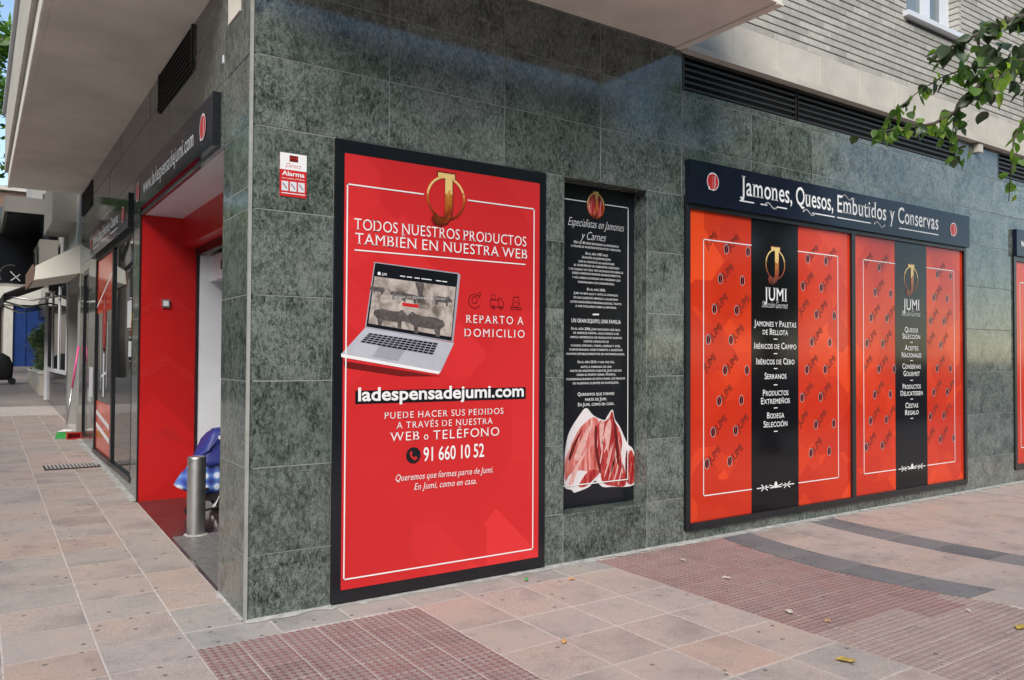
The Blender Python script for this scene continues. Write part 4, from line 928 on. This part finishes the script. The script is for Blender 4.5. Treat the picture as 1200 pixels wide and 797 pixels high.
T1 = thing('street_tree', 'leafy street tree whose lower branches hang in front of the brick wall', 'tree', loc=(9.3, -3.6, 0))
def wpart(name, mb, mat, root, smooth=True):
    o = mb.build(name, mat, root, smooth); o.location = -root.location; return o
c = MB(); c.tube([(9.3, -3.6, -.1), (9.28, -3.62, 1.2), (9.32, -3.58, 2.6), (9.25, -3.5, 3.6), (9.4, -3.6, 5.2), (9.5, -3.7, 7.0)], [.17, .14, .13, .12, .09, .05], 12); wpart('trunk', c, 'bark', T1)
rl = random.Random(11)
nleaf = 0
extra = {'d': MB(), 'g': MB(), 'y': MB()}
def leaf(p, kind, size, out=None, tilt=.5):
    global nleaf
    if nleaf >= 298:                                   # past the single leaves: joined
        V_, F_ = leaf_geo(size*rl.uniform(.8, 1.2), size*.85, .35, .3, rl.randrange(9)); mt_ = Matrix.Translation(Vector(p)) @ Matrix.Rotation(rl.uniform(-1.3, 1.3), 4, 'Z') @ Matrix.Rotation(rl.gauss(0, tilt), 4, 'X') @ Matrix.Rotation(rl.gauss(0, tilt*.8), 4, 'Y')
        e_ = extra[kind]; i = len(e_.v); e_.v += [tuple(mt_ @ Vector(v)) for v in V_]; e_.f += [tuple(i+k for k in f) for f in F_]; return
    o = add('leaf', rl.choice(LM[kind]), None, T1); s_ = size*rl.uniform(.8, 1.2)
    o.scale = (s_, s_, s_); o.location = Vector(p)-T1.location
    o.rotation_euler = (rl.gauss(0, tilt), rl.gauss(0, tilt*.8), rl.uniform(-1.3, 1.3)); nleaf += 1
def limb(name, pts, r0, r1):
    c = MB(); n = len(pts); c.tube(pts, [r0+(r1-r0)*k/(n-1) for k in range(n)], 6); wpart(name, c, 'bark', T1)
def along(pts, step):
    out = []
    for a, b_ in zip(pts, pts[1:]):
        n = max(1, int((b_-a).length/step)); out += [a.lerp(b_, k/n) for k in range(n)]
    return out
root1 = Vector((9.25, -3.5, 3.6))
b1 = [root1, Vector((7.9, -2.6, 4.6)), at(1262, -10, 7.0), at(1200, 19, 6.8), at(1169, 28, 6.7), at(1132, 47, 6.7), at(1107, 58, 6.75), at(1083, 67, 6.8)]
b2 = [root1, Vector((8.0, -2.7, 4.1)), at(1275, 60, 7.1), at(1200, 72, 6.9), at(1175, 78, 6.9), at(1157, 94, 6.85), at(1132, 113, 6.9), at(1119, 132, 7.0), at(1094, 145, 7.0), at(1069, 149, 7.0), at(1041, 153, 7.05), at(1018, 157, 7.1)]
b3 = [at(1175, 78, 6.9), at(1132, 80, 6.95), at(1103, 91, 7.0), at(1078, 106, 7.0), at(1056, 124, 7.05), at(1039, 142, 7.05)]
b4 = [at(1119, 132, 7.0), at(1116, 160, 7.0), at(1122, 192, 7.05)]
b5 = [at(1275, 60, 7.1), at(1230, 110, 6.9), at(1200, 140, 6.8), at(1188, 163, 6.75), at(1185, 194, 6.75), at(1182, 236, 6.75)]
b6 = [at(1200, 72, 6.9), at(1170, 92, 6.6), at(1162, 118, 6.55)]
for k_, (b_, r) in enumerate(((b1, .045), (b2, .045), (b3, .009), (b4, .007), (b5, .02), (b6, .007))): limb('limb' if k_ < 2 else 'branch', b_, r, .003)
for p in along(b1[2:], .052):
    for _ in range(2): leaf(p+Vector((rl.gauss(0, .05), rl.gauss(0, .05), rl.uniform(-.03, .03))), 'd' if rl.random() < .9 else 'g', .12)
for p in along(b2[2:8], .045):
    for _ in range(2): leaf(p+Vector((rl.gauss(0, .07), rl.gauss(0, .06), rl.uniform(-.06, .04))), 'd' if rl.random() < .8 else 'g', .115)
for p in along(b2[7:], .026): leaf(p+Vector((rl.gauss(0, .03), rl.gauss(0, .03), rl.uniform(-.04, .03))), rl.choice('gggdy'), .085)
for p in along(b3[1:], .034): leaf(p+Vector((rl.gauss(0, .03), rl.gauss(0, .03), rl.uniform(-.03, .03))), rl.choice('ggggdy'), .10)
for p in along(b4, .022): leaf(p+Vector((rl.gauss(0, .04), rl.gauss(0, .03), rl.uniform(-.03, .03))), rl.choice('gggdy'), .08)
for p in along(b5[1:], .045): leaf(p+Vector((rl.gauss(0, .03), rl.gauss(0, .03), 0)), rl.choice('gggy'), .085)
for p in along(b6, .06): leaf(p+Vector((rl.gauss(0, .02), rl.gauss(0, .02), 0)), rl.choice('yyg'), .12, tilt=.3)
for _ in range(75): leaf(at(rl.uniform(1122, 1215), rl.uniform(50, 112), rl.uniform(6.8, 7.4)), 'd' if rl.random() < .75 else 'g', .125)
for p in along(b2[3:], .03)+along(b3, .05)+along(b1[3:], .06)+along(b4, .04): leaf(p+Vector((rl.gauss(0, .06), rl.gauss(0, .06), rl.uniform(-.08, .05))), rl.choice('gggdy'), .09)
for k_, e_ in extra.items():
    if e_.v: o = e_.build('foliage', {'d': 'leafd', 'g': 'leafg', 'y': 'leafy'}[k_], T1, True, kind='stuff'); o.location = -T1.location
def crown_mesh(n, rx, ry, rz, size, seed, mats='leafg'):
    rnd = random.Random(seed); V_, F_ = [], []
    cl = []
    for _ in range(34):
        a, z = rnd.uniform(0, 6.28), rnd.uniform(-1, 1); r = math.sqrt(1-z*z)*rnd.uniform(.45, 1); cl.append((r*math.cos(a)*rx, r*math.sin(a)*ry, z*rz*rnd.uniform(.6, 1)))
    for _ in range(n):
        cx, cy, cz = rnd.choice(cl); q_ = .30
        p = Vector((cx+rnd.gauss(0, q_*rx*.5), cy+rnd.gauss(0, q_*ry*.5), cz+rnd.gauss(0, q_*rz*.45)))
        e = Vector((rnd.gauss(0, 1), rnd.gauss(0, 1), rnd.gauss(0, .6))).normalized(); f = e.cross(Vector((rnd.gauss(0, 1), rnd.gauss(0, 1), rnd.gauss(0, 1)))).normalized()
        s_ = size*rnd.uniform(.7, 1.3); i = len(V_)
        V_ += [tuple(p-e*s_), tuple(p+f*s_*.45), tuple(p+e*s_), tuple(p-f*s_*.45)]; F_.append((i, i+1, i+2, i+3))
    me = bpy.data.meshes.new('crown'); me.from_pydata(V_, [], F_); me.materials.append(M[mats]); return me
o = add('crown', crown_mesh(5200, 2.0, 2.0, 2.0, .10, 3), None, T1); o.location = (1.4, -1.0, 6.4)
cm = crown_mesh(9000, 2.6, 2.6, 2.3, .13, 5)
def tree(loc, lab, h=6.2, sc=1., rz=0):
    T = thing('street_tree', lab, 'tree', loc=loc)
    c = MB(); c.tube([(0, 0, -.2), (.03, .02, 1.5), (-.02, .05, 3), (.05, 0, 4.6), (0, .02, h)], [.18, .14, .13, .10, .05], 10)
    for k in range(6):
        a = k*1.05+rz; c.tube([(0, 0, 3+.4*k), (.8*math.cos(a), .8*math.sin(a), 4+.4*k), (1.6*math.cos(a), 1.6*math.sin(a), 4.6+.45*k)], [.07, .045, .015], 6)
    c.build('trunk', 'bark', T, True)
    o = add('crown', cm, None, T); o.location = (0, 0, h); o.rotation_euler.z = rz; o.scale = (sc,)*3; return T
tree((-3.3, 15.5, gz(15.5)), 'tall street tree seen past the balcony edge of the side street', 7.2, 1.0, .4)
tree((-2.6, 24, gz(24)), 'street tree further down the side street beyond the black awning', 7.5, 1.0, 2.4)
for k, (x, y) in enumerate(((-1.5, -12.5), (5.0, -12.2), (11.5, -12), (17.5, -11.5))):
    tree((x, y, -.16), ['street tree across the carriageway facing the corner', 'street tree across the carriageway facing the red poster', 'street tree across the carriageway facing the double window', 'street tree across the carriageway down the road'][k], 5.2, 1.25, k*1.7)
for k in range(8): tree((-8.6-.3*(k % 2), 2+k*5.6, -.16), ['street tree across the side street facing the red entrance', 'street tree across the side street behind the parked white car', 'street tree across the side street facing the pale canopy', 'street tree across the side street facing the bar awning', 'street tree across the side street facing the hedge planter', 'street tree across the side street just short of the blue shopfront', 'street tree across the side street level with the blue shopfront', 'last street tree in the row across the side street'][k], 4.6, 1.3, k*2.1)['group'] = 'trees across the side street'

# ================================================================== buildings across the streets
def block(loc, wdt, h, rz, wallm, lab):
    T = thing('apartment_building', lab, 'building', loc=loc); T.rotation_euler.z = rz
    boxo('wall', -wdt/2, wdt/2, -10, 0, -.2, h, wallm, T); boxo('roof_edge', -wdt/2-.3, wdt/2+.3, -10.3, .3, h, h+.4, 'lime', T)
    wm = None; n = int(wdt/3.4)
    for f in range(int(h/3)):
        for k in range(n):
            x = -wdt/2+(k+.5)*wdt/n; z = f*3+1.0
            q_ = boxo('window', x-.75, x+.75, -.05, .05, z, z+1.5, 'darkglass', T); boxo('sill', x-.85, x+.85, .0, .14, z-.1, z, 'whitepaint', q_)
        if f: boxo('balcony', -wdt/2+2, wdt/2-2, .0, .7, f*3+.1, f*3+.3, 'soffit', T)
M['ochre'] = plain('ochre render', (.26, .20, .14), .85, .15, 1); M['redbrick'] = plain('red brick wall', (.20, .12, .09), .85, .2, 3)
block((4, -27, -.16), 46, 15, 0, 'ochre', 'ochre apartment block across the carriageway with long balconies')
block((-21, 36, -.16), 110, 15, -math.pi/2, 'redbrick', 'red brick apartment block across the side street')

block((-14, 78, 0), 40, 16, math.pi, 'redbrick', 'brick apartment block closing the far end of the side street')
# ================================================================== down the side street
def rb(x0, y0, x1, y1, Y):
    a = wr(x0, y0, Y); b_ = wr(x1, y1, Y); return min(a[0], b_[0]), max(a[0], b_[0]), min(a[1], b_[1]), max(a[1], b_[1])
N = thing('neighbour_building', 'grey concrete building next door with a pale entrance canopy and dark shopfront', 'building', loc=(0, 0, 0))
M['dull'] = plain('dull grey render', (.20, .19, .17), .85, .15, 2); M['pale'] = plain('pale concrete', (.74, .72, .66), .8, .1, 2); M['polish'] = plain('dark polished cladding', (.055, .055, .058), .12, .2, 3); M['charcoal'] = plain('charcoal cloth', (.012, .012, .014), .75, .2, 5)
c = MB(); c.box(.0, .5, 8.903, 9.25, 0, 4.9).box(.0, .5, 9.25, 10.6, 2.55, 4.9).box(.0, .5, 10.6, 10.75, 0, 4.9).box(.45, .6, 9.2, 10.7, 0, 2.6); c.build('wall', 'concrete', N)
boxo('door', .32, .40, 9.26, 10.59, gz(10), 2.5, 'dark', N); boxo('door_grille', .27, .31, 9.5, 10.4, 1.0, 2.4, 'anth', N)
# the wedge-shaped canopy
def cano(y): return [(.0, 3.20), (-.58, 2.83), (-.60, 2.62), (.0, 2.76)]
V_ = [(x, y, z) for y in (9.0, 10.9) for x, z in cano(0)]
o = pyd('canopy', V_, [(0, 1, 2, 3), (7, 6, 5, 4), (0, 4, 5, 1), (1, 5, 6, 2), (2, 6, 7, 3), (3, 7, 4, 0)], 'pale', N)
boxo('canopy_edge', -.625, -.601, 9.0, 10.9, 2.60, 2.845, 'redbrick', o)
boxo('house_number', -.004, -.001, 9.02, 9.16, 2.35, 2.55, 'dark', N)
# shopfront of dark polished stone and glass
boxo('wall', .02, .5, 10.75, 15.7, 0, 3.2, 'polish', N); boxo('wall', .0, .5, 10.75, 15.7, 3.2, 7.5, 'concrete', N)
for y0, y1 in ((10.95, 12.3), (12.5, 13.8), (14.0, 15.4)):
    w_ = boxo('window', .0, .022, y0, y1, 1.25, 2.75, 'darkglass', N); boxo('frame', -.02, .0, y0-.05, y0, 1.2, 2.8, 'whitepaint', w_); boxo('frame', -.02, .0, y0, y1, 1.17, 1.24, 'whitepaint', w_)
boxo('white_post', -.03, .05, 15.72, 15.86, gz(15.7), 2.9, 'whitepaint', N)
boxo('column', -.02, .02, 10.62, 10.72, gz(10.6), 2.7, 'steel', N)
boxo('oriel', -.33, .0, 9.6, 11.6, 3.62, 4.35, 'dull', N); boxo('upper_wall', .0, .5, 8.903, 15.7, 4.9, 9, 'concrete', N)
a = rb(5, 233, 73, 257, 13.0)
boxo('balcony', a[0], .0, 12.6, 19, a[2], a[3], 'dull', N)
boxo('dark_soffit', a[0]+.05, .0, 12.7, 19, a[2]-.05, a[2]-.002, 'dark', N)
for k, (y, z) in enumerate(((12.9, 3.05), (14.0, 3.05))):
    u = thing('air_conditioner', ['pale air conditioner unit on the wall above the canopy', 'second air conditioner unit on the wall past the canopy'][k], 'air conditioner', loc=(-.22, y, z))
    boxo('case', -.12, .18, -.4, .4, 0, .62, 'dull', u); c = MB(); c.tube([(-.121, 0, .31), (-.135, 0, .31)], .22, 20); c.build('fan_grille', 'dark', u); boxo('bracket', -.2, .22, -.3, -.26, -.06, 0, 'steel', u)
# black sign with crossed cutlery and black awning of the bar
a = rb(-6, 262, 41, 331, 15.9)
bs = thing('bar_sign', 'black projecting sign box with a white cross mark above the awning', 'sign')
boxo('box', a[0], -.10, 15.9, 16.2, wr(0, 331, 15.9)[1], wr(0, 262, 15.9)[1], 'blackprint', bs)
FB = Face('R', 15.9); FB.lines('cross_mark', [(FB.px(12.5, 318.5), FB.px(23, 329)), (FB.px(23, 322), FB.px(13, 328.5))], .018, 'white', bs, .004)
FB.ring('cross_ring', FB.px(13, 322)[0], FB.px(13, 322)[1], .22, .22, .012, 'dull', bs, .004, 24, 70, 220)
aw = thing('awning', 'black cloth awning half unrolled over the bar terrace', 'awning', loc=(0, 0, 0))
z0 = wr(3, 340, 13.2)[1]; z1_ = wr(65, 333, 15)[1]
xo = wr(4, 345, 12.6)[0]
pyd('canopy', [(.0, 12.3, 3.05), (xo, 12.3, 2.62), (xo, 17.8, 2.75), (.0, 17.8, 3.15), (.0, 12.3, 3.02), (xo, 12.3, 2.59), (xo, 17.8, 2.72), (.0, 17.8, 3.12)], [(0, 1, 2, 3), (7, 6, 5, 4), (0, 4, 5, 1), (1, 5, 6, 2), (2, 6, 7, 3), (3, 7, 4, 0)], 'charcoal', aw)
pyd('valance', [(xo-.004, 12.3, 2.60), (xo-.004, 17.8, 2.73), (xo-.004, 17.8, 2.55), (xo-.004, 12.3, 2.42), (xo+.004, 12.3, 2.60), (xo+.004, 17.8, 2.73), (xo+.004, 17.8, 2.55), (xo+.004, 12.3, 2.42)], [(0, 1, 2, 3), (7, 6, 5, 4), (3, 2, 6, 7)], 'charcoal', aw)
for y in (12.4, 15.0, 17.6):
    c = MB(); c.tube([(.0, y, 2.62), (xo*.5, y, 2.52), (xo, y, 2.58+.024*(y-12.4))], .02, 6); c.build('arm', 'steel', aw, True)
boxo('wall', .80, 6, 15.75, 31.8, 0, 9.5, 'polish', N); boxo('shop_fascia', .70, .80, 16, 31.5, 2.9, 3.6, 'dark', N)
boxo('wall', .5, 8, 8.95, 15.7, 0, 9.5, 'concrete', N)
# planter hedge and the blue shopfront closing the view
pl = thing('planter', 'pale block planter holding the hedge beside the shopfronts', 'planter', loc=(.32, 19.5, gz(19.5)))
c = MB(); c.box(-.36, .34, -2.6, 2.6, -.1, .42); c.build('trough', 'lime', pl); c = MB(); [c.box(-.38, .36, -2.62+k*.52, -2.13+k*.52, .42, .47) for k in range(10)]; c.build('coping', 'pale', pl)
hd = thing('hedge', 'loose grey-green hedge growing in the pale planter', 'hedge', loc=(.34, 19.5, gz(19.5)+.45))
M['olive'] = leafmat('grey-green leaf', (.07, .10, .05), (.13, .17, .09), (.24, .28, .17), .3)
o = add('foliage', crown_mesh(7000, .42, 2.3, .72, .05, 8, 'olive'), None, hd); o.location = (-.02, 0, .62)
c = MB(); [c.tube([(0, -2+k*.6, -.1), (.05, -2+k*.6, .5), (-.05, -1.9+k*.6, 1.1)], [.02, .015, .006], 5) for k in range(8)]; c.build('stems', 'bark', hd)
E_ = thing('blue_shopfront', 'blue painted shopfront closing the end of the side pavement', 'building', loc=(0, 32, gz(32)))
M['blue'] = plain('blue paint', (.02, .06, .24), .4, .15, 2); M['farwall'] = plain('far facade', (.34, .31, .28), .85, .12, 1)
boxo('wall', -4, 7, .0, 6, -.3, 5.2, 'farwall', E_); boxo('shutter', -.12, 1.2, -.12, -.001, 0, 2.4, 'blue', E_); boxo('shutter_frame', .25, .32, -.15, -.121, 0, 2.4, 'blue', E_); boxo('column', -.42, -.12, -.2, -.001, -.3, 3.1, 'pale', E_); boxo('lintel', -2.4, 1.4, -.25, -.201, 2.41, 3.1, 'pale', E_)
boxo('doorway', -1.3, -.5, -.05, -.001, 0, 2.3, 'void', E_)
FT = thing('apartment_building', 'tall pale apartment block far down the side street with blue blinds', 'building', loc=(1.9, 58, 1))
boxo('wall', -.2, 10, 0, 8, -2, 34, 'farwall', FT)
for f in range(9):
    for k in range(3): w_ = boxo('window', .5+k*2, 1.5+k*2, -.05, -.001, 4+f*3, 5.6+f*3, 'blue' if f % 3 == 0 else 'paleglass', FT)
    boxo('balcony', .2, 6, -.9, -.002, 3.2+f*3, 3.45+f*3, 'concrete', FT)
# wheeled trolley being pulled past the hedge
ct = thing('shopping_trolley', 'dark wheeled shopping bag standing on the pavement near the hedge', 'shopping trolley', loc=(-.72, 21.2, gz(21.2)))
bag('bag_body', [(.12, 0, 0, .20, .16), (.2, 0, 0, .27, .2), (.5, .02, 0, .27, .2), (.75, -.03, 0, .22, .18), (.85, -.06, 0, .12, .1)], 'charcoal', ct)
for s_ in (-.2, .2):
    c = MB(); c.tube([(.26, s_-.02, .09), (.26, s_+.02, .09)], .09, 14); c.build('wheel', 'black', ct)
c = MB(); c.tube([(-.1, 0, .1), (-.25, 0, .8), (-.4, 0, 1.05)], .015, 6); c.build('handle', 'steel', ct)

# ================================================================== broom and dustpan by the door
br = thing('broom', 'green-headed broom with pink and silver handle leaning on the granite', 'broom', loc=(-.16, 8.75, gz(8.75)))
hb = Vector((-.02, 0, .12)); ht = Vector(wr(93.5, 413, 8.72)[0:1]+(8.72, wr(93.5, 413, 8.72)[1]))-br.location if False else Vector((.135, .02, 1.36))
M['green'] = plain('green bristle', (.03, .36, .07), .6, .25, 40); M['pink'] = plain('pink grip', (.85, .10, .32), .4, .05); M['redplastic'] = plain('red plastic', (.45, .02, .02), .35, .1)
c = MB(); c.tube([hb, hb.lerp(ht, .5)], .012, 8); c.build('handle', 'steel', br, True); c = MB(); c.tube([hb.lerp(ht, .5), ht], .0145, 8); c.build('grip', 'pink', br, True)
V_ = []; 
for z, a_, b_ in ((.0, .15, .055), (.09, .125, .04), (.10, .12, .035), (.13, .04, .03)): V_ += [(-a_, -b_, z), (a_*.8, -b_, z), (a_*.8, b_, z), (-a_, b_, z)]
pyd('bristles', V_[:8], [(0, 1, 5, 4), (1, 2, 6, 5), (2, 3, 7, 6), (3, 0, 4, 7), (4, 5, 6, 7)], 'green', br)
pyd('head', V_[8:], [(0, 1, 5, 4), (1, 2, 6, 5), (2, 3, 7, 6), (3, 0, 4, 7), (4, 5, 6, 7), (3, 2, 1, 0)], 'white', br)
dp = thing('dustpan', 'red plastic dustpan lying on the pavement against the granite', 'dustpan', loc=(-.085, 8.62, gz(8.62)))
c = MB(); c.box(-.13, .13, -.12, .12, .0, .02).box(-.13, .13, .10, .12, .02, .13).box(-.13, -.11, -.12, .10, .02, .11).box(.11, .13, -.12, .10, .02, .11).box(-.13, .13, -.02, .12, .11, .13); c.build('pan', 'redplastic', dp); dp.scale = (.72, .72, .72); c = MB(); c.tube([(0, .12, .10), (0, .22, .14)], .014, 8); c.build('handle', 'redplastic', dp)
# ================================================================== parked car mirrored in the side window
cr = thing('parked_car', 'white hatchback parked across the side pavement, mirrored in the side window', 'car', loc=(-5.2, 8.6, -.16))
M['carpaint'] = plain('white car paint', (.75, .75, .75), .2, .03, 2, coat=1); M['rim'] = plain('alloy rim', (.5, .5, .5), .3, .1, 5, metal=1)
prof = [(-2.0, .35), (-2.05, .65), (-1.9, .95), (-1.55, 1.02), (-.9, 1.45), (.3, 1.50), (1.1, 1.05), (1.8, .92), (2.05, .70), (2.05, .38)]
V_, F_ = [], []
for sx, k_ in ((-.86, 1.), (-.80, 1.02), (.80, 1.02), (.86, 1.)):
    for y, z in prof: V_.append((sx*(.82 if z > 1.1 else 1), y*(k_ if abs(sx) < .83 else .985), z if abs(sx) < .83 else z-.03))
n = len(prof)
for s_ in range(3): F_ += [(s_*n+k, s_*n+(k+1) % n, (s_+1)*n+(k+1) % n, (s_+1)*n+k) for k in range(n)]
F_ += [tuple(range(n)), tuple(3*n+k for k in range(n))[::-1]]
pyd('body', V_, F_, 'carpaint', cr)
for sx in (-1, 1):
    pyd('side_window', [(sx*.845, -1.45, 1.03), (sx*.845, 1.0, 1.05), (sx*.735, .28, 1.43), (sx*.735, -.85, 1.40)], [(0, 1, 2, 3) if sx > 0 else (3, 2, 1, 0)], 'darkglass', cr)
    pyd('headlight', [(sx*.55, 2.085, .72), (sx*.80, 2.06, .74), (sx*.80, 2.02, .86), (sx*.55, 2.02, .86)], [(0, 1, 2, 3), (3, 2, 1, 0)], 'paleglass', cr)
    for y in (-1.25, 1.3):
        c = MB(); c.tube([(sx*.70, y, .31), (sx*.885, y, .31)], .31, 24); wl_ = c.build('wheel', 'black', cr); c = MB(); c.tube([(sx*.80, y, .31), (sx*.892, y, .31)], .2, 16); c.build('rim', 'rim', wl_)
pyd('windscreen', [(-.70, .36, 1.49), (.70, .36, 1.49), (.80, 1.06, 1.09), (-.80, 1.06, 1.09)], [(0, 3, 2, 1), (0, 1, 2, 3)], 'darkglass', cr)

# ================================================================== litter
rl = random.Random(5)
M['dry'] = plain('dry leaf', (.42, .30, .06), .7, .2); M['butt'] = plain('cigarette end', (.55, .30, .10), .8, .2)
def litter(x, y, s_, mat, lab, name, cat):
    p = wg(x, y); V_ = [(0, -s_, .004), (s_*.5, -.2*s_, .012), (s_*.35, .5*s_, .006), (0, s_, .014), (-.4*s_, .4*s_, .005), (-.5*s_, -.3*s_, .013)]
    V_ += [(a, b_, c_+.003) for a, b_, c_ in V_]
    o = pyd(name, V_, [(0, 1, 2, 3, 4, 5), (11, 10, 9, 8, 7, 6)]+[(k, (k+1) % 6, 6+(k+1) % 6, 6+k) for k in range(6)], mat, None, label=lab, category=cat); o.location = (p.x, p.y, gz(p.y)+.004); o.rotation_euler.z = rl.uniform(0, 6)
    return o
litter(991, 776, .05, 'dry', 'yellow dry leaf curled on the grey paving slab', 'fallen_leaf', 'leaf')
litter(970, 730, .02, 'butt', 'orange scrap lying on the red tactile paving by the grey band', 'paper_scrap', 'litter')
litter(1196, 737, .05, 'dry', 'withered leaf on the faded tactile paving beside the dark band', 'fallen_leaf', 'leaf')
litter(617, 681, .025, 'green', 'small green scrap on the cement strip near the poster', 'paper_scrap', 'litter')
litter(670, 680.5, .025, 'butt', 'orange cigarette end on the cement strip below the niche', 'cigarette_end', 'litter')
litter(661, 754, .03, 'butt', 'orange cigarette end on the joint of the pink paving', 'cigarette_end', 'litter')
litter(800, 658, .022, 'lime', 'white paper scrap on the tactile paving below the double window', 'paper_scrap', 'litter')
litter(925, 719, .04, 'lime', 'flattened pale paper on the red tactile paving', 'paper_scrap', 'litter')
litter(1135, 718, .022, 'lime', 'small white paper bit on the faded tactile paving', 'paper_scrap', 'litter')
litter(851, 679, .03, 'lime', 'pale torn paper bit in the middle of the tactile paving', 'paper_scrap', 'litter')
